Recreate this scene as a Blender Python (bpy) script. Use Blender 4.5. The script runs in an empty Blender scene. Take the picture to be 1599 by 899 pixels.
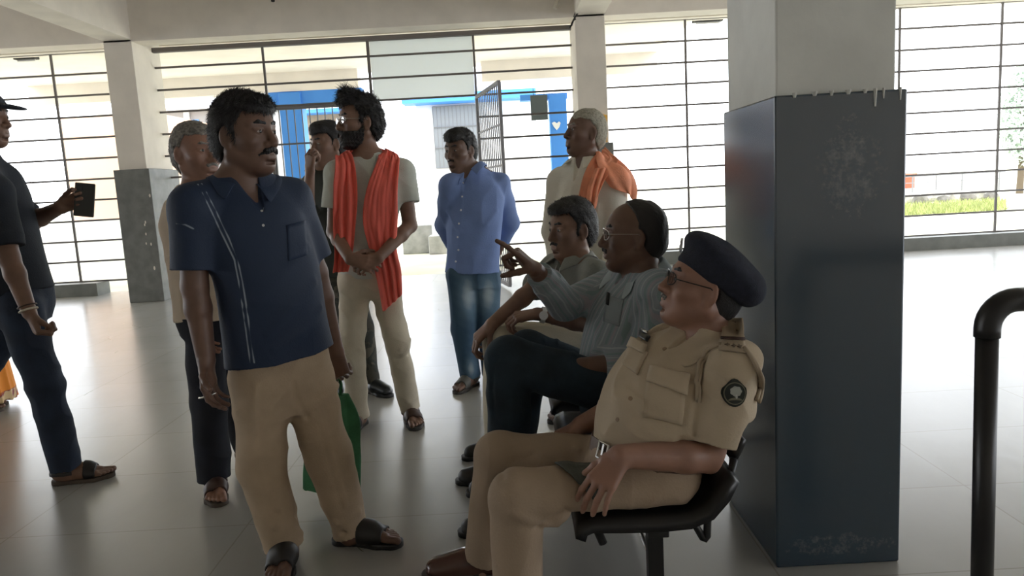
import bpy, bmesh, math, random
import numpy as np
from mathutils import Vector, Matrix

F4 = np.float32
# ------------------------------------------------------------------ camera model (photo frame 1599 x 899)
FPX, CAMH = 1160.0, 1.28
_d = np.array([1256 - 799.5, 8300.0, FPX]); _d /= np.linalg.norm(_d)
UPC = -_d
_z = np.array([0, 0, 1.0])
YC = _z - UPC * np.dot(_z, UPC); YC /= np.linalg.norm(YC)
XC = np.cross(YC, UPC)


def ray(px, py):
    c = np.array([(px - 799.5) / FPX, (py - 449.5) / FPX, 1.0])
    return np.array([c @ XC, c @ YC, c @ UPC])


def A(px, py, Y):
    """point of the room seen at a photo pixel, Y metres in front of the camera"""
    r = ray(px, py)
    return r * (Y / r[1]) + np.array([0, 0, CAMH])


def G(px, py, z=0.0):
    r = ray(px, py)
    return r * ((z - CAMH) / r[2]) + np.array([0, 0, CAMH])


def V(*a):
    return np.array(a, float)


def nrm(v):
    v = np.asarray(v, float)
    return v / (np.linalg.norm(v) + 1e-12)


def face(a, pitch=0.0, roll=0.0):
    """facing angle (0 = towards the camera side, 90 = towards +X): forward, left, up"""
    a = math.radians(a)
    f = V(math.sin(a), -math.cos(a), 0); l = V(math.cos(a), math.sin(a), 0); u = V(0, 0, 1)
    p = math.radians(pitch)
    f, u = f * math.cos(p) + u * math.sin(p), u * math.cos(p) - f * math.sin(p)
    r = math.radians(roll)
    l, u = l * math.cos(r) + u * math.sin(r), u * math.cos(r) - l * math.sin(r)
    return f, l, u


# ------------------------------------------------------------------ signed-distance shapes
class S:
    def __init__(s):
        s.ops = []
        s.disp = []

    def add(s, prim, k=0.01, op='u'):
        s.ops.append((prim[0], prim[1], prim[2], k, op))
        return s

    def bounds(s):
        lo = np.min([o[1] for o in s.ops if o[4] == 'u'], axis=0); hi = np.max([o[2] for o in s.ops if o[4] == 'u'], axis=0)
        return lo, hi

    def __call__(s, P):
        P = P.astype(F4, copy=False)
        d = np.full(P.shape[1], 1.0, F4)
        for fn, lo, hi, k, op in s.ops:
            pad = 0.05 + k
            if lo is None:
                v = fn(P)
                m = slice(None)
            else:
                m = ((P[0] > lo[0] - pad) & (P[0] < hi[0] + pad) & (P[1] > lo[1] - pad) & (P[1] < hi[1] + pad)
                     & (P[2] > lo[2] - pad) & (P[2] < hi[2] + pad)).nonzero()[0]
                if len(m) == 0:
                    continue
                v = fn(P[:, m])
            a = d[m]
            if op == 'u':
                h = np.maximum(k - np.abs(a - v), 0)
                d[m] = np.minimum(a, v) - h * h / (4 * k)
            elif op == 's':
                v = -v
                h = np.maximum(k - np.abs(a - v), 0)
                d[m] = np.maximum(a, v) + h * h / (4 * k)
            else:
                h = np.maximum(k - np.abs(a - v), 0)
                d[m] = np.maximum(a, v) + h * h / (4 * k)
        for fn in s.disp:
            m = (np.abs(d) < 0.06).nonzero()[0]
            if len(m):
                d[m] += fn(P[:, m])
        return d


def _bb(pts, r):
    pts = np.array(pts)
    return pts.min(0) - r, pts.max(0) + r


def rc(a, b, ra, rb=None, flat=False, flata=False):
    """tapered limb from a to b; flat ends are cut square"""
    rb = ra if rb is None else rb
    a = np.asarray(a, float); b = np.asarray(b, float)
    L = np.linalg.norm(b - a) + 1e-9
    u = (b - a) / L

    def fn(P):
        x = P[0] - F4(a[0]); y = P[1] - F4(a[1]); z = P[2] - F4(a[2])
        s = x * F4(u[0]) + y * F4(u[1]) + z * F4(u[2])
        t = np.clip(s, 0, F4(L))
        x -= t * F4(u[0]); y -= t * F4(u[1]); z -= t * F4(u[2])
        d = np.sqrt(x * x + y * y + z * z) - (F4(ra) + t * F4((rb - ra) / L))
        if flat:
            d = np.maximum(d, s - F4(L))
        if flata:
            d = np.maximum(d, -s)
        return d
    lo, hi = _bb([a, b], max(ra, rb))
    return fn, lo, hi


def ell(c, M, r):
    """ellipsoid at c; M rows are its axes"""
    c = np.asarray(c, float); M = np.asarray(M, float).astype(F4); r = np.asarray(r, float)
    R = np.max(r)

    def fn(P):
        q = M @ (P - c[:, None].astype(F4))
        k0 = np.sqrt(((q / r[:, None].astype(F4)) ** 2).sum(0))
        k1 = np.sqrt(((q / (r * r)[:, None].astype(F4)) ** 2).sum(0)) + F4(1e-6)
        return k0 * (k0 - 1) / k1
    return fn, c - R, c + R


def half(c, n):
    """keeps the side opposite to n when intersected"""
    c = np.asarray(c, float); n = nrm(n)
    w = float(c @ n)
    return (lambda P: P[0] * F4(n[0]) + P[1] * F4(n[1]) + P[2] * F4(n[2]) - F4(w)), None, None


def loft(st, grow=0.0, cap=(True, True)):
    """st rows: centre(3), half width, front depth, back depth, facing angle"""
    n = len(st)
    C = np.array([r[0] for r in st], float)
    hw = np.array([r[1] for r in st]) + grow; hf = np.array([r[2] for r in st]) + grow; hb = np.array([r[3] for r in st]) + grow
    ang = np.radians([r[4] for r in st])
    ax = nrm(C[-1] - C[0])
    t = (C - C[0]) @ ax
    # smooth resampling (cosine-free: cubic hermite through numpy)
    ts = np.linspace(t[0], t[-1], 40)

    def sm(v):
        m = np.gradient(v, t)
        i = np.clip(np.searchsorted(t, ts, 'right') - 1, 0, n - 2)
        h = t[i + 1] - t[i]; x = (ts - t[i]) / h
        return ((2 * x**3 - 3 * x**2 + 1) * v[i] + (x**3 - 2 * x**2 + x) * h * m[i] + (-2 * x**3 + 3 * x**2) * v[i + 1] + (x**3 - x**2) * h * m[i + 1])
    Cs = [sm(C[:, j]) for j in range(3)]
    HW, HF, HB, AN = sm(hw), sm(hf), sm(hb), sm(ang)
    R = max(hw.max(), hf.max(), hb.max())

    def fn(P):
        s = (P[0] - F4(C[0][0])) * F4(ax[0]) + (P[1] - F4(C[0][1])) * F4(ax[1]) + (P[2] - F4(C[0][2])) * F4(ax[2])
        sc = np.clip(s, t[0], t[-1])
        g = lambda a: np.interp(sc, ts, a).astype(F4)
        x = P[0] - g(Cs[0]); y = P[1] - g(Cs[1]); z = P[2] - g(Cs[2])
        an = g(AN); ca, sa = np.cos(an), np.sin(an)
        # forward (sin,-cos,0) made perpendicular to the axis
        w = sa * F4(ax[0]) - ca * F4(ax[1])
        fx = sa - w * F4(ax[0]); fy = -ca - w * F4(ax[1]); fz = -w * F4(ax[2])
        fl = np.sqrt(fx * fx + fy * fy + fz * fz)
        fx /= fl; fy /= fl; fz /= fl
        lx = F4(ax[1]) * fz - F4(ax[2]) * fy; ly = F4(ax[2]) * fx - F4(ax[0]) * fz; lz = F4(ax[0]) * fy - F4(ax[1]) * fx
        ql = x * lx + y * ly + z * lz
        qf = x * fx + y * fy + z * fz
        W = g(HW); D = np.where(qf > 0, g(HF), g(HB))
        k0 = np.sqrt((ql / W) ** 2 + (qf / D) ** 2)
        k1 = np.sqrt((ql / (W * W)) ** 2 + (qf / (D * D)) ** 2) + F4(1e-5)
        d = k0 * (k0 - 1) / k1
        e = np.maximum(F4(t[0]) - s, s - F4(t[-1]))
        return np.where(e > 0, np.maximum(np.sqrt(np.maximum(d, 0) ** 2 + e * e), e), np.maximum(d, e))
    lo, hi = _bb(C, R)
    return fn, lo, hi


def seat_block(x0, z1):
    """the room a bench seat takes up: everything behind x0 and below z1"""
    X = [.1, .45, .50, .535, .56, .60, .62]; Z = [0, 0, .022, .07, .12, .22, .24]

    def fn(P):
        return np.maximum(F4(x0) - P[0], (P[2] - F4(z1) - np.interp(P[0], X, Z).astype(F4)) * F4(.7))
    return fn, None, None


def slab(pts, rad, z0, z1):
    """flat outline (union of tapered strips in plan) between two heights"""
    prims = [rc(V(pts[i][0], pts[i][1], 0), V(pts[i + 1][0], pts[i + 1][1], 0), rad[i], rad[i + 1]) for i in range(len(pts) - 1)]

    def fn(P):
        Q = P.copy(); Q[2] = 0
        d = None
        for p in prims:
            v = p[0](Q)
            d = v if d is None else np.minimum(d, v)
        return np.maximum(d, np.abs(P[2] - F4((z0 + z1) / 2)) - F4((z1 - z0) / 2))
    lo = np.min([p[1] for p in prims], 0); hi = np.max([p[2] for p in prims], 0)
    lo[2] = z0; hi[2] = z1
    return fn, lo, hi


def sn(P, fr, seed):
    r = np.random.RandomState(seed)
    n = 0
    for i in range(6):
        k = r.normal(size=3) * np.asarray(fr); ph = r.uniform(0, 6.28)
        n = n + np.sin(F4(k[0]) * P[0] + F4(k[1]) * P[1] + F4(k[2]) * P[2] + F4(ph))
    return n * F4(0.41)


def folds(amp, fr, seed):
    def fn(P):
        n = sn(P, fr, seed)
        return F4(amp) * (np.abs(n) - F4(0.6))
    return fn


def crease(pts, amp, w):
    """a ridge (amp > 0) or groove along a polyline"""
    segs = [(np.asarray(pts[i], float), np.asarray(pts[i + 1], float)) for i in range(len(pts) - 1)]

    def fn(P):
        m = np.full(P.shape[1], 9.0, F4)
        for a, b in segs:
            m = np.minimum(m, rc(a, b, 0.0)[0](P))
        return F4(-amp) * np.exp(-(m / F4(w)) ** 2)
    return fn


def nets(F, h, lo=None, hi=None, clip=None):
    """surface of a shape as (verts, quads): naive surface nets on sparse blocks"""
    if lo is None:
        lo, hi = F.bounds()
    lo = np.asarray(lo) - 0.03; hi = np.asarray(hi) + 0.03
    if clip is not None:
        lo = np.maximum(lo, clip[0]); hi = np.minimum(hi, clip[1])
    B = 8
    nb = np.ceil((hi - lo) / (h * B)).astype(int) + 1
    ax = [lo[i] + (np.arange(nb[i]) + 0.5) * B * h - h / 2 for i in range(3)]
    gx, gy, gz = np.meshgrid(*ax, indexing='ij')
    Dc = F(np.stack([gx.ravel(), gy.ravel(), gz.ravel()]).astype(F4)).reshape(nb)
    act = np.abs(Dc) < h * B * 0.866 * 1.5 + 0.004
    D = np.repeat(np.repeat(np.repeat(np.where(Dc < 0, -1, 1).astype(F4), B, 0), B, 1), B, 2)
    Dv = D.reshape(nb[0], B, nb[1], B, nb[2], B).transpose(0, 2, 4, 1, 3, 5)
    idx = np.argwhere(act)
    o = np.stack(np.meshgrid(np.arange(B), np.arange(B), np.arange(B), indexing='ij'), -1).reshape(-1, 3)
    for c in range(0, len(idx), 600):
        ii = idx[c:c + 600]
        pts = (ii[:, None, :] * B + o[None]).reshape(-1, 3) * h + lo
        v = F(np.ascontiguousarray(pts.T).astype(F4)).reshape(-1, B, B, B)
        Dv[ii[:, 0], ii[:, 1], ii[:, 2]] = v
    s = (D < 0)
    si = s.astype(np.int8)
    cnt = (si[:-1, :-1, :-1] + si[1:, :-1, :-1] + si[:-1, 1:, :-1] + si[:-1, :-1, 1:] + si[1:, 1:, :-1] + si[1:, :-1, 1:] + si[:-1, 1:, 1:] + si[1:, 1:, 1:])
    cells = np.argwhere((cnt > 0) & (cnt < 8))
    ids = np.full(cnt.shape, -1, np.int32)
    ids[cells[:, 0], cells[:, 1], cells[:, 2]] = np.arange(len(cells))
    cor = [(a, b, c) for a in (0, 1) for b in (0, 1) for c in (0, 1)]
    dv = np.stack([D[cells[:, 0] + a, cells[:, 1] + b, cells[:, 2] + c] for a, b, c in cor])
    acc = np.zeros((len(cells), 3), F4); n = np.zeros(len(cells), F4)
    for i in range(8):
        for j in range(i + 1, 8):
            df = np.abs(np.array(cor[i]) - np.array(cor[j]))
            if df.sum() != 1:
                continue
            m = (dv[i] < 0) != (dv[j] < 0)
            t = np.where(m, dv[i] / np.where(m, dv[i] - dv[j], 1), 0)
            p = np.array(cor[i], F4)[None] + t[:, None] * (np.array(cor[j], F4) - np.array(cor[i], F4))[None]
            acc[m] += p[m]; n[m] += 1
    Vt = (cells + acc / n[:, None]) * h + lo
    quads = []
    for axn in range(3):
        a = [slice(None)] * 3; b = [slice(None)] * 3
        a[axn] = slice(0, -1); b[axn] = slice(1, None)
        s0 = s[tuple(a)]; s1 = s[tuple(b)]
        e = np.argwhere(s0 != s1)
        o1, o2 = (axn + 1) % 3, (axn + 2) % 3
        ok = (e[:, o1] > 0) & (e[:, o2] > 0) & (e[:, o1] < cnt.shape[o1]) & (e[:, o2] < cnt.shape[o2])
        e = e[ok]
        flip = s0[e[:, 0], e[:, 1], e[:, 2]]
        def cid(d1, d2):
            q = e.copy(); q[:, o1] += d1; q[:, o2] += d2
            return ids[q[:, 0], q[:, 1], q[:, 2]]
        q = np.stack([cid(-1, -1), cid(0, -1), cid(0, 0), cid(-1, 0)], 1)
        q[~flip] = q[~flip][:, ::-1]
        quads.append(q)
    Q = np.concatenate(quads)
    Q = Q[(Q >= 0).all(1)]
    # one Newton step onto the surface
    P = np.ascontiguousarray(Vt.T).astype(F4)
    e = F4(h * 0.5)
    d0 = F(P)
    g = []
    for i in range(3):
        q = P.copy(); q[i] += e
        g.append((F(q) - d0) / e)
    g = np.stack(g); gl = (g * g).sum(0) + 1e-4
    step = np.clip(d0 / gl, -h * .6, h * .6)
    ok = np.abs(d0) < 0.02
    P = P - np.where(ok, step, 0) * g * np.where(np.sqrt(gl) > .3, 1, 0)
    return P.T.copy(), Q


# ------------------------------------------------------------------ objects
COL = bpy.context.scene.collection


def mesh_np(name, Vt, Q, mat, parent=None, org=None, attr=None, smooth=True):
    org = np.zeros(3) if org is None else np.asarray(org, float)
    me = bpy.data.meshes.new(name)
    Vt = np.asarray(Vt, float) - org
    Q = np.asarray(Q)
    me.vertices.add(len(Vt)); me.vertices.foreach_set('co', Vt.astype(np.float32).ravel())
    k = Q.shape[1]
    me.loops.add(Q.size); me.loops.foreach_set('vertex_index', Q.astype(np.int32).ravel())
    me.polygons.add(len(Q)); me.polygons.foreach_set('loop_start', np.arange(0, Q.size, k, dtype=np.int32))
    try:
        me.polygons.foreach_set('loop_total', np.full(len(Q), k, np.int32))
    except Exception:
        pass
    me.update(calc_edges=True); me.validate()
    if smooth:
        me.polygons.foreach_set('use_smooth', np.ones(len(me.polygons), bool))
    if attr is not None:
        for an, av in attr.items():
            a = me.attributes.new(an, 'FLOAT', 'POINT'); a.data.foreach_set('value', np.asarray(av, np.float32))
    if mat is not None:
        me.materials.append(mat)
    o = bpy.data.objects.new(name, me); COL.objects.link(o)
    if parent is not None:
        o.parent = parent
    else:
        o.location = org
    return o


def tag(o, label=None, cat=None, group=None, kind=None):
    for k, v in (('label', label), ('category', cat), ('group', group), ('kind', kind)):
        if v:
            o[k] = v
    return o


def empty(name, loc=(0, 0, 0)):
    o = bpy.data.objects.new(name, None); COL.objects.link(o); o.location = loc
    o.empty_display_size = .1
    return o


class MB:
    """collects boxes, tubes and strips into one mesh"""
    def __init__(s):
        s.v = []; s.f = []

    def raw(s, v, f):
        b = len(s.v); s.v += [tuple(map(float, p)) for p in v]; s.f += [tuple(b + i for i in q) for q in f]
        return s

    def box(s, lo, hi):
        x0, y0, z0 = lo; x1, y1, z1 = hi
        return s.raw([(x0, y0, z0), (x1, y0, z0), (x1, y1, z0), (x0, y1, z0), (x0, y0, z1), (x1, y0, z1), (x1, y1, z1), (x0, y1, z1)],
                     [(0, 3, 2, 1), (4, 5, 6, 7), (0, 1, 5, 4), (1, 2, 6, 5), (2, 3, 7, 6), (3, 0, 4, 7)])

    def obox(s, c, ax, hs):
        """box at c with unit axes ax and half sizes hs"""
        c = np.asarray(c, float); ax = [np.asarray(a, float) for a in ax]
        v = [c + ax[0] * hs[0] * i + ax[1] * hs[1] * j + ax[2] * hs[2] * k for k in (-1, 1) for i, j in ((-1, -1), (1, -1), (1, 1), (-1, 1))]
        return s.raw(v, [(0, 3, 2, 1), (4, 5, 6, 7), (0, 1, 5, 4), (1, 2, 6, 5), (2, 3, 7, 6), (3, 0, 4, 7)])

    def tube(s, pts, r, n=8, flat=None, up=None):
        pts = [np.asarray(p, float) for p in pts]
        rr = r if hasattr(r, '__len__') else [r] * len(pts)
        rings = []; prev = None
        for i, p in enumerate(pts):
            t = nrm(pts[min(i + 1, len(pts) - 1)] - pts[max(i - 1, 0)])
            if prev is None:
                a = V(0, 0, 1) if abs(t[2]) < .9 else V(1, 0, 0)
                if up is not None:
                    a = np.asarray(up, float)
                x = nrm(np.cross(a, t))
            else:
                x = nrm(prev - t * (prev @ t))
            prev = x
            y = np.cross(t, x)
            fy = flat if flat else 1.0
            rings.append([p + rr[i] * (x * math.cos(2 * math.pi * k / n) + y * fy * math.sin(2 * math.pi * k / n)) for k in range(n)])
        v = [q for R in rings for q in R]; f = []
        for i in range(len(pts) - 1):
            for k in range(n):
                f.append((i * n + k, i * n + (k + 1) % n, (i + 1) * n + (k + 1) % n, (i + 1) * n + k))
        f.append(tuple(reversed(range(n)))); f.append(tuple(range((len(pts) - 1) * n, len(pts) * n)))
        return s.raw(v, f)

    def build(s, name, mat, parent=None, org=None, bevel=0, smooth=False, solid=0):
        org = np.zeros(3) if org is None else np.asarray(org, float)
        me = bpy.data.meshes.new(name)
        me.from_pydata([tuple(np.asarray(p) - org) for p in s.v], [], s.f); me.update()
        if mat is not None:
            me.materials.append(mat)
        if smooth:
            me.polygons.foreach_set('use_smooth', np.ones(len(me.polygons), bool))
        o = bpy.data.objects.new(name, me); COL.objects.link(o)
        if parent is not None:
            o.parent = parent
        else:
            o.location = org
        if solid:
            m = o.modifiers.new('solid', 'SOLIDIFY'); m.thickness = solid; m.offset = 0
        if bevel:
            m = o.modifiers.new('bevel', 'BEVEL'); m.width = bevel; m.segments = 2; m.limit_method = 'ANGLE'
        return o


def hit(F, px, py, y0=1.2, y1=7.0, off=0.0):
    """where the sight line through a photo pixel meets shape F"""
    r = ray(px, py); r = r / np.linalg.norm(r)
    ts = np.arange(y0, y1, 0.004)
    P = (V(0, 0, CAMH)[:, None] + r[:, None] * ts[None]).astype(F4)
    d = F(P)
    i = np.argmax(d < off)
    if d[i] >= off:
        i = np.argmin(d)
    return P[:, i].astype(float)


def grad(F, p, e=0.004):
    p = np.asarray(p, float)
    q = np.stack([p, p + V(e, 0, 0), p + V(0, e, 0), p + V(0, 0, e)]).T
    d = F(q.astype(F4))
    return nrm([d[1] - d[0], d[2] - d[0], d[3] - d[0]])


def pushout(F, Vt, margin, it=6):
    P = np.asarray(Vt, float).T.copy()
    for _ in range(it):
        d = F(P.astype(F4)).astype(float)
        m = np.where(np.broadcast_to(margin, d.shape) - d > 0, margin - d, 0)
        if m.max() < 1e-4:
            break
        g = []
        for i in range(3):
            q = P.copy(); q[i] += .004
            g.append((F(q.astype(F4)) - d) / .004)
        g = np.stack(g); g /= np.linalg.norm(g, axis=0) + 1e-6
        P += g * np.minimum(m, .03)
    return P.T


def grid_faces(nu, nv):
    return np.array([(i * nv + j, i * nv + j + 1, (i + 1) * nv + j + 1, (i + 1) * nv + j) for i in range(nu - 1) for j in range(nv - 1)])


def patch(name, F, quad, mat, parent, org, lift=0.003, n=8, thick=0.003, y0=1.2, y1=7):
    """a piece of cloth lying on shape F, its four corners given as photo pixels"""
    q = [np.array(c, float) for c in quad]
    vs = []
    for i in range(n):
        for j in range(n):
            a, b = i / (n - 1), j / (n - 1)
            p = (q[0] * (1 - a) + q[3] * a) * (1 - b) + (q[1] * (1 - a) + q[2] * a) * b
            vs.append(hit(F, p[0], p[1], y0, y1))
    vs = np.array(vs)
    g = np.array([grad(F, v, .012) for v in vs])
    vs = vs + g * lift
    o = mesh_np(name, vs, grid_faces(n, n), mat, parent, org)
    m = o.modifiers.new('solid', 'SOLIDIFY'); m.thickness = thick; m.offset = 0
    return o


# ------------------------------------------------------------------ materials
MATS = {}


def mat(name, col, rough=.6, metal=0, noise=.0, nscale=20, bump=0, bscale=80, spec=.5, col2=None, coat=0, sheen=0, alpha=None, stretch=None):
    if name in MATS:
        return MATS[name]
    m = bpy.data.materials.new(name); m.use_nodes = True
    nt = m.node_tree; b = nt.nodes['Principled BSDF']
    b.inputs['Base Color'].default_value = (*col, 1); b.inputs['Roughness'].default_value = rough; b.inputs['Metallic'].default_value = metal
    b.inputs['Specular IOR Level'].default_value = spec
    b.inputs['Coat Weight'].default_value = coat
    if sheen:
        b.inputs['Sheen Weight'].default_value = sheen
    tc = nt.nodes.new('ShaderNodeTexCoord')
    src = tc.outputs['Object']
    if stretch:
        mp = nt.nodes.new('ShaderNodeMapping'); mp.inputs['Scale'].default_value = stretch
        nt.links.new(src, mp.inputs['Vector']); src = mp.outputs['Vector']
    if noise or col2:
        n = nt.nodes.new('ShaderNodeTexNoise'); n.inputs['Scale'].default_value = nscale; n.inputs['Detail'].default_value = 5
        nt.links.new(src, n.inputs['Vector'])
        r = nt.nodes.new('ShaderNodeValToRGB')
        c2 = col2 if col2 else tuple(min(1, c * (1 + noise)) for c in col)
        c1 = col if col2 else tuple(c * (1 - noise) for c in col)
        r.color_ramp.elements[0].color = (*c1, 1); r.color_ramp.elements[1].color = (*c2, 1)
        r.color_ramp.elements[0].position = .35; r.color_ramp.elements[1].position = .65
        nt.links.new(n.outputs['Fac'], r.inputs['Fac']); nt.links.new(r.outputs['Color'], b.inputs['Base Color'])
    if bump:
        n = nt.nodes.new('ShaderNodeTexNoise'); n.inputs['Scale'].default_value = bscale; n.inputs['Detail'].default_value = 4
        nt.links.new(src, n.inputs['Vector'])
        bp = nt.nodes.new('ShaderNodeBump'); bp.inputs['Strength'].default_value = bump; bp.inputs['Distance'].default_value = .004
        nt.links.new(n.outputs['Fac'], bp.inputs['Height']); nt.links.new(bp.outputs['Normal'], b.inputs['Normal'])
    MATS[name] = m
    return m


def attr_mat(name, col, stops, rough=.75, period=None, attr='pat', bump=.15, noise=.1):
    """cloth whose woven-in pattern follows a per-point value: stops = [(value, colour)...] (constant steps)"""
    m = mat(name, col, rough, noise=0, bump=bump, bscale=180)
    nt = m.node_tree; b = nt.nodes['Principled BSDF']
    a = nt.nodes.new('ShaderNodeAttribute'); a.attribute_name = attr
    src = a.outputs['Fac']
    if period:
        d = nt.nodes.new('ShaderNodeMath'); d.operation = 'DIVIDE'; d.inputs[1].default_value = period
        f = nt.nodes.new('ShaderNodeMath'); f.operation = 'FRACT'
        nt.links.new(src, d.inputs[0]); nt.links.new(d.outputs[0], f.inputs[0]); src = f.outputs[0]
    r = nt.nodes.new('ShaderNodeValToRGB'); r.color_ramp.interpolation = 'LINEAR' if not period else 'CONSTANT'
    e = r.color_ramp.elements
    while len(e) > 1:
        e.remove(e[-1])
    e[0].position = stops[0][0]; e[0].color = (*stops[0][1], 1)
    for p, c in stops[1:]:
        x = e.new(p); x.color = (*c, 1)
    nt.links.new(src, r.inputs['Fac'])
    nt.links.new(r.outputs['Color'], b.inputs['Base Color'])
    return m
# ------------------------------------------------------------------ human figures
def headframe(c, ang, pitch=0, roll=0, s=1.0):
    f, l, u = face(ang, pitch, roll)
    c = np.asarray(c, float)
    M = np.stack([f, l, u])
    def hp(a, b, d):
        return c + (f * a + l * b + u * d) * s
    return hp, M, s


def add_head(B, H, jaw=1.0, cheek=1.0, nose=1.0, ears=True):
    """skull, face, nose, lips, ears; head-local axes are forward, left, up (metres, chin to crown .23)"""
    hp, M, s = H
    E = lambda a, b, d, ra, rb, rd, k=.012, op='u': B.add(ell(hp(a, b, d), M, (ra * s, rb * s, rd * s)), k * s, op)
    C = lambda p, q, ra, rb, k=.012, op='u': B.add(rc(hp(*p), hp(*q), ra * s, rb * s), k * s, op)
    E(-.012, 0, .038, .097, .077, .084, .02)
    E(.025, 0, .005, .068, .066, .088, .03)
    for g in (-1, 1):
        C((-.005, g * .054 * jaw, -.05), (.066, g * .016 * jaw, -.094), .021, .019, .03)
        E(.052, g * .042 * cheek, -.018, .034, .026, .026, .02)
        C((.08, g * .012, .036), (.067, g * .047, .033), .0125, .011, .012)
    E(.073, 0, -.096, .021, .024, .018, .02)
    E(.045, 0, -.06, .05, .046 * jaw, .04, .03)
    C((.0, 0, -.085), (.05, 0, -.09), .035, .022, .03)
    for g in (-1, 1):
        E(.097, g * .033, .012, .017, .019, .0105, .012, 's')
        E(.0745, g * .032, .011, .0165, .0165, .0145, .004)
        C((.088, g * .021, .018), (.079, g * .046, .017), .004, .004, .004)
    C((.087, 0, .026), (.111, 0, -.022), .009, .0115 * nose, .012)
    E(.108, 0, -.026, .014 * nose, .0125 * nose, .0105, .008)
    for g in (-1, 1):
        E(.0965, g * .0135 * nose, -.029, .0125, .0085, .009, .006)
    E(.086, 0, -.055, .018, .03, .022, .014)
    C((.099, -.004, -.0555), (.086, -.024, -.061), .0062, .004, .004)
    C((.099, .004, -.0555), (.086, .024, -.061), .0062, .004, .004)
    C((.0965, -.013, -.069), (.0965, .013, -.069), .0075, .0075, .005)
    C((.106, -.02, -.0625), (.106, .02, -.0625), .0022, .0022, .003, 's')
    E(.09, 0, -.083, .01, .02, .006, .008, 's')
    if ears:
        for g in (-1, 1):
            f, l, u = M
            ax = np.stack([nrm(f * .9 - l * g * .45), nrm(l * g * .9 + f * .45), u])
            B.add(ell(hp(-.006, g * .079, -.004), ax, (.019 * s, .0075 * s, .033 * s)), .008 * s)
            B.add(ell(hp(.001, g * .087, .0), ax, (.011 * s, .007 * s, .02 * s)), .006 * s, 's')
            E(-.0, g * .077, -.033, .009, .006, .009, .006)


def hair_shape(H, top=.014, hl=.078, side=.02, nape=.085, thick=.008, amp=.004, fr=(60, 60, 60), seed=1, lift=0.0, front=0.0, crown=None):
    """a cap of hair over the skull; hl = hairline height on the forehead, side = how far forward it comes at the temples"""
    hp, M, s = H
    T = S()
    T.add(ell(hp(-.014, 0, .038), M, ((.099 + thick) * s, (.079 + thick) * s, (.086 + top) * s)), .01)
    T.add(ell(hp(-.04, 0, -.01), M, ((.075 + thick) * s, (.068 + thick * .8) * s, (.085) * s)), .02)
    if front:
        T.add(ell(hp(.05, 0, .09 + lift), M, (.05 * s, .06 * s, (.03 + front) * s)), .03)
    c = hp(0, 0, 0).astype(F4); Mf = M.astype(F4)
    def cut(P):
        q = Mf @ (P - c[:, None]); q = q / F4(s)
        f_, l_, u_ = q
        a = F4(hl) - u_ + np.abs(l_) * F4(.1)
        if crown is not None:
            a = np.maximum(a, f_ - F4(crown))
        b = np.maximum(f_ - F4(side) - np.clip(u_ - F4(.03), 0, 1) * F4(.5), -F4(.02) - u_ + np.minimum(f_ - F4(.0), 0) * F4(.9) * F4(1) )
        b = np.maximum(b, -F4(nape) - u_)
        # leave the ears free
        e = F4(.022) - np.sqrt((f_ + F4(.006)) ** 2 + ((u_ + F4(.004)) * F4(.62)) ** 2)
        b = np.maximum(b, np.where(np.abs(l_) > .055, e, F4(-1)))
        return np.minimum(a, b) * F4(s)
    T.add((cut, None, None), .008, 'i')
    if amp:
        T.disp.append(lambda P: F4(amp) * sn(P, fr, seed))
        T.disp.append(lambda P: F4(amp * .5) * sn(P, tuple(3 * q for q in fr), seed + 5))
    return T


def add_hand(B, wrist, fwd, pn, left, curl=(25, 35, 25), spread=5, thumb=(.5, .6, .3), tcurl=20, s=1.0, curls=None, k=.004):
    fwd = nrm(fwd); pn = np.asarray(pn, float); pn = nrm(pn - fwd * (pn @ fwd))
    tv = np.cross(pn, fwd) if left else np.cross(fwd, pn)
    wrist = np.asarray(wrist, float)
    W = lambda a, b, c: wrist + (fwd * a + tv * b + pn * c) * s
    rot = lambda v, th: v  # placeholder
    kn = [(.088, .031), (.093, .0105), (.089, -.0105), (.081, -.03)]
    ph = [(.043, .026, .021), (.047, .030, .022), (.043, .028, .021), (.034, .021, .018)]
    for i, (a, b) in enumerate(kn):
        B.add(rc(W(.004, b * .5, 0), W(a, b, -.001), .0145 * s, .0105 * s), .014 * s)
    B.add(rc(W(.035, .012, .008), W(.07, -.012, .007), .016 * s, .013 * s), .015 * s)
    for i, (a, b) in enumerate(kn):
        p = W(a, b, -.001)
        sp = math.radians(spread * (1.5 - i))
        c = curls[i] if curls else curl
        th = 0; r = .0092 if i < 3 else .0078
        for j in range(3):
            th += math.radians(c[j])
            base = fwd * math.cos(sp) + tv * math.sin(sp)
            d = base * math.cos(th) + pn * math.sin(th)
            q = p + d * ph[i][j] * s
            B.add(rc(p, q, r * s, (r - .0007) * s), k * s)
            p = q; r -= .0007
    p = W(.022, .026, .004)
    d = nrm(fwd * thumb[0] + tv * thumb[1] + pn * thumb[2])
    B.add(rc(W(.006, .012, .004), W(.03, .03, .006), .016 * s, .014 * s), .012 * s)
    bend = nrm(pn * .5 - tv * .5)
    for j, L in enumerate((.042, .033, .027)):
        q = p + d * L * s
        B.add(rc(p, q, (.0128 - .0016 * j) * s, (.0112 - .0014 * j) * s), .006 * s)
        p = q
        d = nrm(d + bend * math.tan(math.radians(tcurl)) * .8 + fwd * .1)


def foot_axes(ang):
    f, l, u = face(ang)
    return f, l, u


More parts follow.
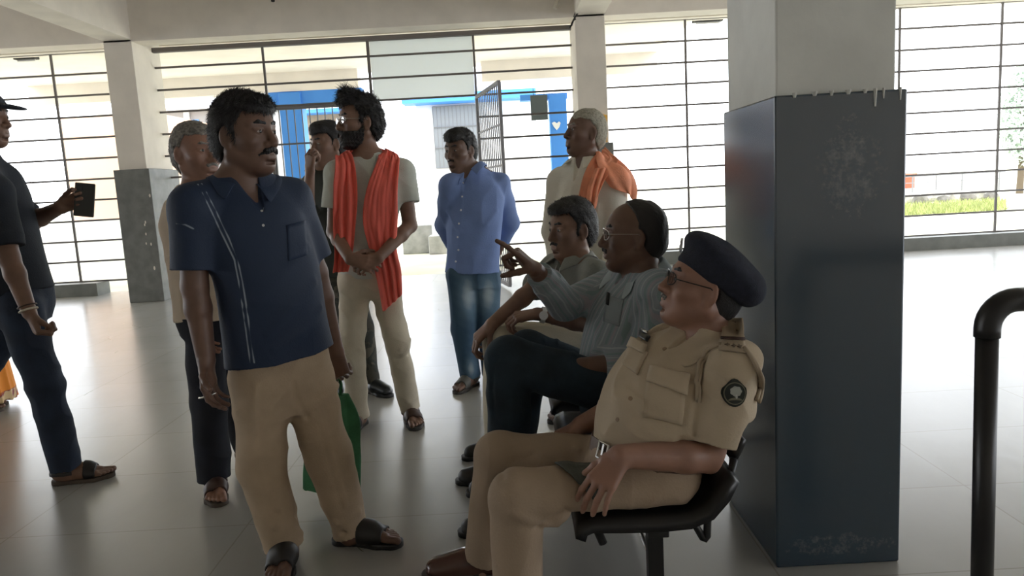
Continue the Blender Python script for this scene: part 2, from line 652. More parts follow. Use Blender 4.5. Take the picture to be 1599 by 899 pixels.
def foot_shape(B, ankle, ang, left, z=0.02, s=1.0, toes=True, lift=0.0):
    """bare foot on a sole whose top is at height z"""
    f, l, u = foot_axes(ang)
    c = V(ankle[0], ankle[1], 0)
    W = lambda a, b, h: c + (f * a + l * b * (-1 if left else 1)) * s + u * (z + h * s)   # b > 0 towards the big toe
    B.add(rc(ankle, W(-.03, 0, .032), .038 * s, .034 * s), .02)
    B.add(rc(W(-.035, 0, .03), W(.06, .004, .03), .031 * s, .033 * s), .02)
    B.add(rc(ankle, W(.09, .008, .03), .036 * s, .029 * s), .03)
    B.add(rc(W(.06, -.02, .02), W(.125, -.026, .014), .024 * s, .015 * s), .02)
    B.add(rc(W(.06, .012, .022), W(.135, .018, .016), .027 * s, .018 * s), .02)
    if toes:
        for i, (a0, b0, a1, r) in enumerate([(.13, .026, .188, .0135), (.135, .006, .182, .0095), (.13, -.009, .172, .0088), (.125, -.022, .16, .0085), (.115, -.034, .145, .0085)]):
            B.add(rc(W(a0, b0, .014), W(a1, b0 * 1.1, .010), r * 1.05 * s, r * s), .005)


def sole_pts(ankle, ang, left, s=1.0):
    f, l, u = foot_axes(ang); c = V(ankle[0], ankle[1], 0); g = -1 if left else 1
    W = lambda a, b: c + (f * a + l * b * g) * s
    return [W(-.035, 0), W(.03, -.004), W(.11, -.002), W(.16, .008)], [.034 * s, .032 * s, .047 * s, .034 * s]


def make_footwear(kind, name, ankle, ang, left, par, org, h, m_upper, m_sole, z=0.0, s=1.0):
    f, l, u = foot_axes(ang)
    pts, rad = sole_pts(ankle, ang, left, s)
    T = S().add(slab(pts, [r + .004 for r in rad], z, z + .020))
    v, q = nets(T, .004)
    o = mesh_np(name, v, q, m_sole, par, org)
    FT = S(); foot_shape(FT, ankle, ang, left, z + .02, s, toes=False)
    c = V(ankle[0], ankle[1], 0)
    if kind in ('sandal', 'slipper'):
        bands = [(.075, .125)] if kind == 'sandal' else [(.04, .13)]
        for a, b in bands:
            K = S()
            K.ops = list(FT.ops)
            base = K
            def fn(P, base=base, a=a, b=b):
                d = base(P)
                x = (P[0] - F4(c[0])) * F4(f[0]) + (P[1] - F4(c[1])) * F4(f[1])
                dd = np.abs(d - F4(.004)) - F4(.0035)
                return np.maximum(np.maximum(dd, np.maximum(F4(a * s) - x, x - F4(b * s))), F4(z + .012) - P[2])
            lo, hi = FT.bounds()
            K2 = S().add((fn, lo - .01, hi + .01), .002)
            v, q = nets(K2, .0035)
            mesh_np('strap', v, q, m_upper, o, org)
        if kind == 'sandal':
            K = S()
            def fn2(P, base=FT):
                d = base(P)
                x = (P[0] - F4(c[0])) * F4(f[0]) + (P[1] - F4(c[1])) * F4(f[1])
                dd = np.abs(d - F4(.004)) - F4(.003)
                zc = F4(z + .055) - x * F4(.0)
                return np.maximum(np.maximum(dd, np.abs(P[2] - zc) - F4(.009)), x - F4(.03))
            lo, hi = FT.bounds()
            v, q = nets(S().add((fn2, lo - .01, hi + .01), .002), .0035)
            if len(v):
                mesh_np('heel_strap', v, q, m_upper, o, org)
    else:
        K = S()
        g = -1 if left else 1
        W = lambda a, b, hh: c + (f * a + l * b * g) * s + u * (z + hh * s)
        K.add(rc(W(-.035, 0, .04), W(.05, 0, .045), .039 * s, .04 * s), .02)
        K.add(rc(W(.05, 0, .045), W(.15, .006, .03), .042 * s, .034 * s), .03)
        K.add(rc(W(.10, -.012, .03), W(.13, -.014, .028), .036 * s, .03 * s), .03)
        K.add(rc(W(-.03, 0, .04), W(-.02, 0, .085), .038 * s, .04 * s, flat=True), .02)
        K.add(half(V(0, 0, z + .012), V(0, 0, -1)), .003, 'i')
        v, q = nets(K, .004)
        mesh_np('upper', v, q, m_upper, o, org)
    return o


def collar(name, c, axis, fwd, r, par, org, m, openf=28, stand=.03, fall=.045, point=.03, drop=.03, ry=None, F=None, thick=.0028, skew=0, spreadp=0.02):
    """turned-down shirt collar around the neck, its two points in front"""
    a = nrm(axis); fwd = np.asarray(fwd, float); fwd = nrm(fwd - a * (fwd @ a)); l = np.cross(a, fwd)
    ry = ry or r
    n = 41; rows = []
    for i in range(n):
        ph = math.radians((-180 + openf) + (360 - 2 * openf) * i / (n - 1)) + math.radians(skew)
        d = -fwd * math.cos(ph) * ry / r + l * math.sin(ph)
        t = abs(2 * i / (n - 1) - 1)
        w = max(0, (t - .55) / .45) ** 2
        dn = -a * drop * (1 - math.cos(ph)) / 2
        st = stand * (1 - .55 * w)
        base = c + d * r * 1.04 + dn
        top = c + d * r * (1.0 + .03 * w) + a * st + dn
        mid = c + d * (r + .010) + a * (st - .004) + dn
        fl = fall + point * w
        out = fwd * .012 * w
        side = l * math.copysign(spreadp * w, math.sin(ph))
        edge = c + d * (r + .016 + fl * .42) + a * (st - fl * .9) + dn + out + side
        m2 = (mid + edge) / 2 + d * .004
        rows.append([base, top, mid, m2, edge])
    vs = np.array(rows).reshape(-1, 3)
    if F is not None:
        q = pushout(F, vs.reshape(n, 5, 3)[:, 3:].reshape(-1, 3), .004)
        vs = vs.reshape(n, 5, 3); vs[:, 3:] = q.reshape(n, 2, 3); vs = vs.reshape(-1, 3)
    o = mesh_np(name, vs, grid_faces(n, 5), m, par, org)
    md = o.modifiers.new('solid', 'SOLIDIFY'); md.thickness = thick; md.offset = 0
    sb = o.modifiers.new('sub', 'SUBSURF'); sb.levels = 1; sb.render_levels = 1
    return o


def eye_pair(H, par, org, m_white, m_iris, gaze=0.0):
    hp, M, s = H
    for g in (-1, 1):
        T = S().add(ell(hp(.0783, g * .032, .0105), M, (.0142 * s, .0135 * s, .0072 * s)))
        v, q = nets(T, .0022)
        o = mesh_np('eye', v, q, m_white, par, org)
        T = S().add(ell(hp(.0912, g * .032 + gaze, .0108), M, (.0022 * s, .0056 * s, .0056 * s)))
        v, q = nets(T, .0016)
        mesh_np('iris', v, q, m_iris, o, org)


def brow_pair(H, par, org, m, w=.0048):
    hp, M, s = H
    for g in (-1, 1):
        T = S().add(rc(hp(.0925, g * .014, .036), hp(.0865, g * .034, .040), w * s, w * s), .006)
        T.add(rc(hp(.0865, g * .034, .040), hp(.073, g * .052, .033), w * s, w * .6 * s), .006)
        v, q = nets(T, .0025)
        mesh_np('eyebrow', v, q, m, par, org)


def moustache(H, par, org, m, w=.0085, wid=.03, dz=0.0):
    hp, M, s = H
    T = S()
    for g in (-1, 1):
        T.add(rc(hp(.1035, g * .004, -.043 + dz), hp(.097, g * .018, -.049 + dz), w * s, w * .95 * s), .008)
        T.add(rc(hp(.097, g * .018, -.049 + dz), hp(.083, g * wid, -.060 + dz), w * .95 * s, w * .5 * s), .008)
    T.disp.append(lambda P: F4(.0012) * sn(P, (400, 400, 400), 3))
    v, q = nets(T, .0025)
    return mesh_np('moustache', v, q, m, par, org)


def beard(B, H, par, org, m, thick=.007, low=-.125, hgt=-.045):
    """hair over jaw and chin: a shell of the face"""
    hp, M, s = H
    HH = S(); add_head(HH, H, ears=False)
    c = hp(0, 0, 0).astype(F4); Mf = M.astype(F4)
    def fn(P):
        d = HH(P) - F4(thick)
        q = Mf @ (P - c[:, None]) / F4(s)
        f_, l_, u_ = q
        top = u_ - F4(hgt) - np.clip(-(f_ - F4(.04)), 0, 1) * F4(1.1) + np.clip(F4(.028) - np.abs(l_), 0, 1) * F4(.1)
        mouth = F4(.02) - np.sqrt(l_ ** 2 + ((u_ + F4(.062)) * F4(2.2)) ** 2)
        mouth = np.where(f_ > .07, mouth, F4(-1))
        back = F4(.012) - f_
        return np.maximum(np.maximum(np.maximum(d, top * F4(s)), mouth * F4(s)), back * F4(s))
    lo, hi = HH.bounds()
    T = S().add((fn, lo, hi), .004)
    T.disp.append(lambda P: F4(.0015) * sn(P, (300, 300, 300), 9))
    v, q = nets(T, .003)
    return mesh_np('beard', v, q, m, par, org)


def glasses(H, par, org, m, m_lens, r=.024, squash=.75, thick=.0014, rim=True):
    hp, M, s = H
    b = MB()
    for g in (-1, 1):
        ring = [hp(.104 - .012 * abs(math.cos(2 * math.pi * k / 20)) * (1 if g * math.cos(2 * math.pi * k / 20) > 0 else 0), g * .033 + r * math.cos(2 * math.pi * k / 20), .010 + r * squash * math.sin(2 * math.pi * k / 20)) for k in range(21)]
        b.tube(ring, thick * s, 6)
        b.tube([hp(.097, g * (.033 + r), .014), hp(.085, g * .07, .014), hp(.0, g * .082, .013), hp(-.015, g * .083, .004)], thick * s, 6)
    b.tube([hp(.105, -.01, .012), hp(.109, 0, .015), hp(.105, .01, .012)], thick * s, 6)
    o = b.build('glasses', m, par, org, smooth=True)
    for g in (-1, 1):
        n = 20
        vs = [hp(.1015, g * .033, .010)] + [hp(.1015, g * .033 + r * .97 * math.cos(2 * math.pi * k / n), .010 + r * .97 * squash * math.sin(2 * math.pi * k / n)) for k in range(n)]
        vs2 = [p - M[0] * .0012 for p in vs]
        fs = [(0, 1 + k, 1 + (k + 1) % n) for k in range(n)] + [(n + 1, n + 2 + (k + 1) % n, n + 2 + k) for k in range(n)]
        fs += [(1 + k, n + 2 + k, n + 2 + (k + 1) % n, 1 + (k + 1) % n) for k in range(n)]
        MB().raw(vs + vs2, fs).build('lens', m_lens, o, org)
    return o


def strands(v, q, H, n, length, wid, lift=.5, seed=0, top=0.0):
    """locks of hair standing off the hair surface, as thin blades"""
    hp, M, s = H
    r = np.random.RandomState(seed)
    fc = v[q].mean(1); nn = np.cross(v[q[:, 2]] - v[q[:, 0]], v[q[:, 3]] - v[q[:, 1]]); nn /= np.linalg.norm(nn, axis=1)[:, None] + 1e-9
    c = hp(-.01, 0, .03)
    outw = ((fc - c) * nn).sum(1) > .01
    idx = r.choice(np.nonzero(outw)[0], n)
    b = fc[idx]; nb = nn[idx]
    loc = (b - hp(0, 0, 0)) @ M.T / s
    flow = np.where((loc[:, 2] > .085)[:, None], M[0] * .8, -M[2] * .9 - M[0] * .35) + r.normal(size=(n, 3)) * .45
    flow -= nb * (flow * nb).sum(1)[:, None]; flow /= np.linalg.norm(flow, axis=1)[:, None]
    L = length * r.uniform(.5, 1.25, n)[:, None] * (1 + top * np.clip((loc[:, 2:3] - .08) * 12, 0, 1))
    sd = np.cross(flow, nb) * wid
    lf = lift * r.uniform(.3, 1.3, n)[:, None]
    m1 = b - nb * .002 + (flow + nb * lf) * L * .5
    t = m1 + (flow + nb * lf * .4) * L * .5
    k = len(v)
    V2 = np.stack([b - nb * .003 - sd, b - nb * .003 + sd, m1 + sd * .8, m1 - sd * .8, t + sd * .15, t - sd * .15], 1).reshape(-1, 3)
    i = np.arange(n)[:, None] * 6 + k
    Q2 = np.concatenate([i + np.array([[0, 1, 2, 3]]), i + np.array([[3, 2, 4, 5]])])
    return np.concatenate([v, V2]), np.concatenate([q, Q2])


class Fig:
    """one person: joints in, body mesh + clothing shapes out"""
    def __init__(s, label, h=.0045, skin=None, base=None, group=None):
        s.label = label; s.h = h; s.skin = skin; s.org = np.array([base[0], base[1], 0.0]); s.group = group
        s.B = S(); s.obj = None

    def set(s, **k):
        s.__dict__.update(k); return s

    def body(s, arm=1.0, neck=(.060, .054), bare=(True, True), seat=None):
        B = s.B
        B.add(loft(s.torso, -.02), .02)
        hp, M, hs = s.H
        nb = s.torso[-1][0]
        B.add(rc(nb - V(0, 0, .03), hp(-.018, 0, -.05), neck[0], neck[1]), .03)
        for i in (0, 1):
            B.add(rc(nb + (s.sh[i] - nb) * .2, s.sh[i], .046, .046), .04)
            B.add(rc(s.sh[i], s.el[i], .047 * arm, .038 * arm), .03)
            m = s.el[i] + (s.wr[i] - s.el[i]) * .3
            B.add(rc(s.el[i], m, .037 * arm, .038 * arm), .015)
            B.add(rc(m, s.wr[i], .037 * arm, .0265 * arm), .015)
            B.add(rc(s.hip[i], s.kn[i], .078, .05), .03)
            m = s.kn[i] + (s.an[i] - s.kn[i]) * .3
            B.add(rc(s.kn[i], m, .05, .05), .02)
            B.add(rc(m, s.an[i], .05, .033), .02)
            if s.hand[i]:
                add_hand(B, s.wr[i], left=(i == 1), **s.hand[i])
        add_head(B, s.H, **getattr(s, 'headopt', {}))
        if seat is not None:
            B.add(seat_block(seat[0] - .03, seat[1] + .025), .01, 's')
        for i in (0, 1):
            if bare[i]:
                foot_shape(B, s.an[i], s.toe[i], i == 1, s.sole[i], getattr(s, 'fs', 1.0), toes=True)
        v, q = nets(B, s.h)
        s.obj = mesh_np('person', v, q, s.skin, None, s.org)
        tag(s.obj, s.label, 'person', s.group)
        return s.obj

    def garment(s, name, T, m, attr=None, h=None):
        v, q = nets(T, h or s.h)
        at = {k: f(np.ascontiguousarray(v.T).astype(F4)) for k, f in attr.items()} if attr else None
        return mesh_np(name, v, q, m, s.obj, s.org, at)

    def shirt(s, sl='short', slen=.75, grow=0.0, r0=.066, r1=.066, vneck=None, amp=.004, fr=(26, 26, 8), seed=1, cuff=.044, neckr=.058, extra=None, trap=.05):
        T = S()
        T.add(loft(s.torso, grow), .02)
        nb = s.torso[-1][0]
        for i in (0, 1):
            T.add(rc(nb + (s.sh[i] - nb) * .3 - V(0, 0, .012), s.sh[i], trap * .86, r0 * .93), .05)
            if sl == 'short':
                e = s.sh[i] + (s.el[i] - s.sh[i]) * slen
                T.add(rc(s.sh[i], e, r0, r1, flat=True), .035)
                d = nrm(s.el[i] - s.sh[i])
            else:
                T.add(rc(s.sh[i], s.el[i], r0, r1), .035)
                e = s.el[i] + (s.wr[i] - s.el[i]) * slen
                T.add(rc(s.el[i], e, r1, cuff, flat=True), .02)
        if extra:
            extra(T)
        if vneck:
            # opening at the throat
            (a, b, w) = vneck
            F0 = S(); F0.ops = list(T.ops)
            pb = hit(F0, *b); pa = hit(F0, *a)
            g = grad(F0, pb, .02)
            top = s.torso[-1][0] + nrm(V(g[0], g[1], 0)) * .055 + V(0, 0, .012)
            T.add(rc(top, pb, w, .005), .006, 's')
        hp, M, hs = s.H
        T.add(rc(nb - V(0, 0, .012), hp(-.018, 0, -.04), neckr, neckr), .006, 's')
        if amp:
            T.disp.append(folds(amp, fr, seed))
        return T

    def trousers(s, waist=None, rt=.092, rk=.068, rc_=.062, cut=(1.0, 1.0), amp=.004, seed=3, fr=(22, 22, 12), k=.035, seat=None, hipst=None):
        T = S()
        st = hipst
        T.add(loft(st), .02)
        for i in (0, 1):
            r = rt if not hasattr(rt, '__len__') else rt[i]
            T.add(rc(s.hip[i], s.kn[i], r, rk), k)
            e = s.kn[i] + (s.an[i] - s.kn[i]) * cut[i]
            T.add(rc(s.kn[i], e, rk, rc_, flat=True), .02)
        if seat is not None:
            T.add(seat_block(*seat), .05, 's')
        if amp:
            T.disp.append(folds(amp, fr, seed))
        return T


def ribbon(name, path, width, par, org, m, F=None, margin=.008, nv=14, ripple=.006, waves=3, thick=.003, seed=0, sub=6, wdir=None):
    """a strip of cloth along a path: path points (world), width vectors (world, half width)"""
    P = np.array(path, float); W = np.array(width, float)
    n = len(P); ts = np.linspace(0, n - 1, (n - 1) * sub + 1)
    def cr(X, t):
        i = min(int(t), n - 2); x = t - i
        p0, p1, p2, p3 = X[max(i - 1, 0)], X[i], X[i + 1], X[min(i + 2, n - 1)]
        return .5 * ((2 * p1) + (-p0 + p2) * x + (2 * p0 - 5 * p1 + 4 * p2 - p3) * x * x + (-p0 + 3 * p1 - 3 * p2 + p3) * x ** 3)
    vs = []
    r = random.Random(seed); ph = r.uniform(0, 6)
    for ti, t in enumerate(ts):
        c = cr(P, t); w = cr(W, t); tg = nrm(cr(P, min(t + .1, n - 1)) - cr(P, max(t - .1, 0)))
        nn = nrm(np.cross(w, tg))
        for j in range(nv):
            b = 2 * j / (nv - 1) - 1
            vs.append(c + w * b + nn * ripple * math.sin(b * waves * math.pi + ph + .25 * t) + nn * ripple * .5 * math.sin(b * 7.3 + t * 1.3))
    vs = np.array(vs)
    if F is not None:
        mg = margin + ripple * (1 + np.sin(np.tile(np.linspace(-1, 1, nv), len(ts)) * waves * math.pi + ph + np.repeat(ts, nv) * .25)) * .8
        vs = pushout(F, vs, mg)
    o = mesh_np(name, vs, grid_faces(len(ts), nv), m, par, org)
    md = o.modifiers.new('solid', 'SOLIDIFY'); md.thickness = thick; md.offset = 0
    sb = o.modifiers.new('sub', 'SUBSURF'); sb.levels = 1; sb.render_levels = 1
    return o
SKY = 4.0; FW0 = 14.9
# ------------------------------------------------------------------ scene, camera, light
sc = bpy.context.scene
sc.view_settings.view_transform = 'Standard'; sc.view_settings.look = 'None'
sc.view_settings.gamma = 1.0; sc.view_settings.use_curve_mapping = False
sc.view_settings.exposure = 0.22
sc.cycles.use_denoising = True
sc.cycles.max_bounces = 8; sc.cycles.diffuse_bounces = 5; sc.cycles.glossy_bounces = 4
sc.cycles.transparent_max_bounces = 12
sc.cycles.sample_clamp_indirect = 6
cd = bpy.data.cameras.new('camera'); cam = bpy.data.objects.new('camera', cd); COL.objects.link(cam)
cd.sensor_width = 36; cd.lens = FPX / 1599 * 36; cd.clip_start = .05; cd.clip_end = 400
Rw = np.stack([XC, YC, UPC], 1)           # camera <- world
right, down, fwd_ = Rw.T @ V(1, 0, 0), Rw.T @ V(0, 1, 0), Rw.T @ V(0, 0, 1)
cam.matrix_world = Matrix(((right[0], -down[0], -fwd_[0], 0), (right[1], -down[1], -fwd_[1], 0), (right[2], -down[2], -fwd_[2], CAMH), (0, 0, 0, 1)))
sc.camera = cam
w = bpy.data.worlds.new('overcast'); sc.world = w; w.use_nodes = True
bg = w.node_tree.nodes['Background']; bg.inputs[0].default_value = (.94, .98, 1.03, 1); bg.inputs[1].default_value = SKY

# ------------------------------------------------------------------ materials of the place
M_white = mat('lime_wash', (.77, .715, .64), .8, noise=.05, nscale=3, bump=.15, bscale=30)
M_pil = mat('pillar_wash', (.72, .725, .68), .8, noise=.06, nscale=5, bump=.2, bscale=25)
M_slate = mat('slate_paint', (.058, .095, .135), .17, noise=.35, nscale=6, bump=.04, bscale=30)
M_grey = mat('grey_paint', (.17, .175, .165), .45, noise=.15, nscale=8)
M_kerb = mat('kerb_paint', (.17, .178, .165), .5, noise=.12, nscale=6)
M_bar = mat('bar_paint', (.15, .135, .13), .5)
M_gate = mat('gate_paint', (.22, .22, .23), .5, metal=.2)
M_black = mat('black_steel', (.012, .012, .013), .38)
M_chrome = mat('bright_steel', (.75, .75, .74), .25, metal=1)
M_blue = mat('blue_paint', (.07, .29, .82), .6)
M_bwhite = mat('white_paint', (.85, .85, .84), .8)
M_peach = mat('peach_paint', (.80, .55, .40), .85)
M_yellow = mat('yellow_paper', (.85, .45, .06), .7, noise=.25, nscale=30)
M_dgreen = mat('dark_board', (.06, .075, .08), .6)
M_cable = mat('black_cable', (.02, .018, .016), .6)


def floor_mat():
    m = bpy.data.materials.new('polished_floor'); m.use_nodes = True
    nt = m.node_tree; b = nt.nodes['Principled BSDF']; N = nt.nodes.new; L = nt.links.new
    tc = N('ShaderNodeTexCoord')
    mp = N('ShaderNodeMapping'); mp.inputs['Scale'].default_value = (1.0, .45, 1); L(tc.outputs['Object'], mp.inputs[0])
    n1 = N('ShaderNodeTexNoise'); n1.inputs['Scale'].default_value = 1.3; n1.inputs['Detail'].default_value = 8; n1.inputs['Roughness'].default_value = .62; L(mp.outputs[0], n1.inputs[0])
    r1 = N('ShaderNodeValToRGB'); r1.color_ramp.elements[0].position = .25; r1.color_ramp.elements[1].position = .78
    r1.color_ramp.elements[0].color = (.36, .355, .335, 1); r1.color_ramp.elements[1].color = (.43, .422, .40, 1)
    L(n1.outputs[0], r1.inputs[0])
    # large stone tiles
    mt = N('ShaderNodeMapping'); mt.inputs['Rotation'].default_value = (0, 0, .0); mt.inputs['Location'].default_value = (.15, .3, 0); L(tc.outputs['Object'], mt.inputs[0])
    bk = N('ShaderNodeTexBrick'); bk.inputs['Scale'].default_value = 1; bk.offset = 0; bk.inputs['Mortar Size'].default_value = .0035; bk.inputs['Brick Width'].default_value = .95; bk.inputs['Row Height'].default_value = .62
    bk.inputs['Color1'].default_value = (1, 1, 1, 1); bk.inputs['Color2'].default_value = (.93, .94, .95, 1); bk.inputs['Mortar'].default_value = (.72, .70, .66, 1); bk.inputs['Mortar Smooth'].default_value = .3
    L(mt.outputs[0], bk.inputs[0])
    mx = N('ShaderNodeMix'); mx.data_type = 'RGBA'; mx.blend_type = 'MULTIPLY'; mx.inputs[0].default_value = .8
    L(r1.outputs[0], mx.inputs[6]); L(bk.outputs[0], mx.inputs[7])
    # dark scratches
    n2 = N('ShaderNodeTexNoise'); n2.inputs['Scale'].default_value = 2.2; n2.inputs['Detail'].default_value = 3; L(tc.outputs['Object'], n2.inputs[0])
    vo = N('ShaderNodeTexVoronoi'); vo.feature = 'DISTANCE_TO_EDGE'; vo.inputs['Scale'].default_value = .55
    mv = N('ShaderNodeMix'); mv.data_type = 'RGBA'; mv.inputs[0].default_value = .12; L(tc.outputs['Object'], mv.inputs[6]); L(n2.outputs[1], mv.inputs[7]); L(mv.outputs[2], vo.inputs[0])
    lt = N('ShaderNodeMath'); lt.operation = 'LESS_THAN'; lt.inputs[1].default_value = .0012; L(vo.outputs[0], lt.inputs[0])
    th = N('ShaderNodeMath'); th.operation = 'GREATER_THAN'; th.inputs[1].default_value = .60; L(n2.outputs[0], th.inputs[0])
    mu = N('ShaderNodeMath'); mu.operation = 'MULTIPLY'; L(lt.outputs[0], mu.inputs[0]); L(th.outputs[0], mu.inputs[1])
    m3 = N('ShaderNodeMix'); m3.data_type = 'RGBA'; L(mu.outputs[0], m3.inputs[0]); L(mx.outputs[2], m3.inputs[6]); m3.inputs[7].default_value = (.19, .18, .155, 1)
    L(m3.outputs[2], b.inputs['Base Color'])
    r2 = N('ShaderNodeMapRange'); r2.inputs['To Min'].default_value = .20; r2.inputs['To Max'].default_value = .30; L(n1.outputs[0], r2.inputs[0]); L(r2.outputs[0], b.inputs['Roughness'])
    b.inputs['Specular IOR Level'].default_value = .62
    bp = N('ShaderNodeBump'); bp.inputs['Strength'].default_value = .08; bp.inputs['Distance'].default_value = .01
    mb = N('ShaderNodeMapping'); mb.inputs['Scale'].default_value = (3, 1.2, 1); L(tc.outputs['Object'], mb.inputs[0])
    n3 = N('ShaderNodeTexNoise'); n3.inputs['Scale'].default_value = 4; L(mb.outputs[0], n3.inputs[0]); L(n3.outputs[0], bp.inputs['Height']); L(bp.outputs[0], b.inputs['Normal'])
    return m


def struct(name, mb, m, parent=None, **k):
    o = mb.build(name, m, parent, **k)
    if parent is None:
        o['kind'] = 'structure'
    return o


# ------------------------------------------------------------------ the hall
XL, XR, YB, YF = -17.0, 15.0, 11.0, -9.0
struct('floor', MB().box((XL - .5, YF - .5, -.15), (XR + .5, YB + .15, 0)), floor_mat())
struct('ceiling', MB().box((XL - .5, YF - .5, 4.05), (XR + .5, YB + .15, 4.25)), M_white)
pz = A(172, 66, 9.9)[2]                       # underside of the inner beams
oz = A(80, 85, 11)[2]                         # underside of the outer beam
struct('beam_back', MB().box((XL, 9.82, pz - .02), (XR, 10.15, 4.05)), M_white)
struct('beam_outer', MB().box((XL, 10.86, oz), (XR, 11.12, 4.05)), M_white)
xa, xb = A(173, 150, 9.85)[0], A(217, 150, 9.85)[0]
struct('beam_left', MB().box((xa, YF, pz), (xb, 9.828, 4.05)), M_white)
xc, xd = A(902, 150, 9.85)[0], A(948, 150, 9.85)[0]
struct('beam_centre', MB().box((xc, YF, pz), (xd, 9.82, 4.05)), M_white)
struct('beam_front', MB().box((XL, 2.35, pz), (xc, 2.75, 4.05)).box((xd, 2.35, pz), (XR, 2.75, 4.05)), M_white)


def pillar(name, x0, x1, y0, y1, ztop, zb, pad, mw, md, lab=None):
    o = struct(name, MB().box((x0, y0, 0), (x1, y1, ztop)), mw, bevel=.008)
    struct('painted_base', MB().box((x0 - pad, y0 - pad, 0), (x1 + pad, y1 + pad, zb)), md, parent=o, bevel=.006)
    return o


lp = pillar('pillar_left', xa, xb, 9.82, 10.6, 4.05, A(230, 263, 9.8)[2], .05, M_white, M_grey)
rgc = np.random.RandomState(2); chips = MB()
for i in range(11):
    q = V(xb + .0505 if i % 3 == 0 else xa + rgc.uniform(.25, .42), 9.90 + rgc.uniform(0, .5) if i % 3 == 0 else 9.7695, rgc.uniform(.15, 1.6)); r_ = rgc.uniform(.012, .028)
    ax_ = (V(0, 1, 0), V(1, 0, 0)) if i % 3 == 0 else (V(1, 0, 0), V(0, 1, 0))
    chips.raw([q + ax_[0] * r_ * .6 * math.cos(t) + V(0, 0, r_ * 1.3 * math.sin(t)) + ax_[1] * k for k in (-.001, .002) for t in np.linspace(0, 5.2, 6)], [tuple(range(6)), tuple(range(11, 5, -1))] + [(k, (k + 1) % 6, 6 + (k + 1) % 6, 6 + k) for k in range(6)])
struct('paint_chips', chips, M_white, parent=lp)
pillar('pillar_centre', xc, xd, 9.82, 10.6, pz + .01, A(940, 223, 9.8)[2], .05, M_white, M_grey)
bx0, bx1, by0, by1 = G(1213, 887)[0], G(1400, 880)[0], G(1213, 887)[1], 2.78


def stained_slate():
    m = mat('stained_slate', (.030, .052, .075), .21, bump=.01, bscale=8, spec=1.0)
    nt = m.node_tree; b = nt.nodes['Principled BSDF']; N = nt.nodes.new; L = nt.links.new
    tc = N('ShaderNodeTexCoord')
    n = N('ShaderNodeTexNoise'); n.inputs['Scale'].default_value = 45; n.inputs['Detail'].default_value = 8; n.inputs['Roughness'].default_value = .75; L(tc.outputs['Object'], n.inputs[0])
    sx = N('ShaderNodeSeparateXYZ'); L(tc.outputs['Object'], sx.inputs[0])
    # worn patch at chest height on the front, scuffs along the foot
    def blob(cx, cz, rx, rz):
        a = N('ShaderNodeMath'); a.operation = 'SUBTRACT'; a.inputs[1].default_value = cx; L(sx.outputs[0], a.inputs[0])
        a2 = N('ShaderNodeMath'); a2.operation = 'DIVIDE'; a2.inputs[1].default_value = rx; L(a.outputs[0], a2.inputs[0])
        c = N('ShaderNodeMath'); c.operation = 'SUBTRACT'; c.inputs[1].default_value = cz; L(sx.outputs[2], c.inputs[0])
        c2 = N('ShaderNodeMath'); c2.operation = 'DIVIDE'; c2.inputs[1].default_value = rz; L(c.outputs[0], c2.inputs[0])
        p = N('ShaderNodeMath'); p.operation = 'MULTIPLY'; L(a2.outputs[0], p.inputs[0]); L(a2.outputs[0], p.inputs[1])
        q = N('ShaderNodeMath'); q.operation = 'MULTIPLY_ADD'; L(c2.outputs[0], q.inputs[0]); L(c2.outputs[0], q.inputs[1]); L(p.outputs[0], q.inputs[2])
        r = N('ShaderNodeMapRange'); r.inputs['From Min'].default_value = 1; r.inputs['From Max'].default_value = .2; r.inputs['To Max'].default_value = .2; L(q.outputs[0], r.inputs[0])
        return r.outputs[0]
    cx = (bx0 + bx1) / 2
    s = N('ShaderNodeMath'); s.operation = 'MAXIMUM'; L(blob(cx + .04, 1.27, .13, .2), s.inputs[0]); L(blob(cx, .07, .25, .05), s.inputs[1])
    ad = N('ShaderNodeMath'); ad.operation = 'ADD'; L(n.outputs[0], ad.inputs[0]); L(s.outputs[0], ad.inputs[1])
    r = N('ShaderNodeMapRange'); r.inputs['From Min'].default_value = .66; r.inputs['From Max'].default_value = .86; r.inputs['To Max'].default_value = .55; L(ad.outputs[0], r.inputs[0])
    mx = N('ShaderNodeMix'); mx.data_type = 'RGBA'; L(r.outputs[0], mx.inputs[0]); mx.inputs[6].default_value = (.024, .047, .070, 1); mx.inputs[7].default_value = (.16, .18, .19, 1)
    L(mx.outputs[2], b.inputs['Base Color'])
    return m


big = struct('pillar_right', MB().box((bx0 + .012, by0 + .02, 0), (bx1 - .012, by1 - .02, 4.05)), M_pil, bevel=.006)
struct('painted_base', MB().box((bx0, by0, 0), (bx1 + .015, by1, 1.497)), stained_slate(), parent=big, bevel=.006)
drip = MB()
for i, (dx, dz, rr) in enumerate([(.30, .05, .006), (.325, .028, .004), (.375, .035, .004), (.06, .012, .008), (.12, .010, .010), (.17, .012, .007), (.22, .011, .010), (.27, .010, .008)]):
    drip.tube([V(bx0 + dx, by0 - .001, 1.502), V(bx0 + dx, by0 - .001, 1.5 - dz)], [rr, rr * .5], 8)
struct('paint_drips', drip, M_pil, parent=big)
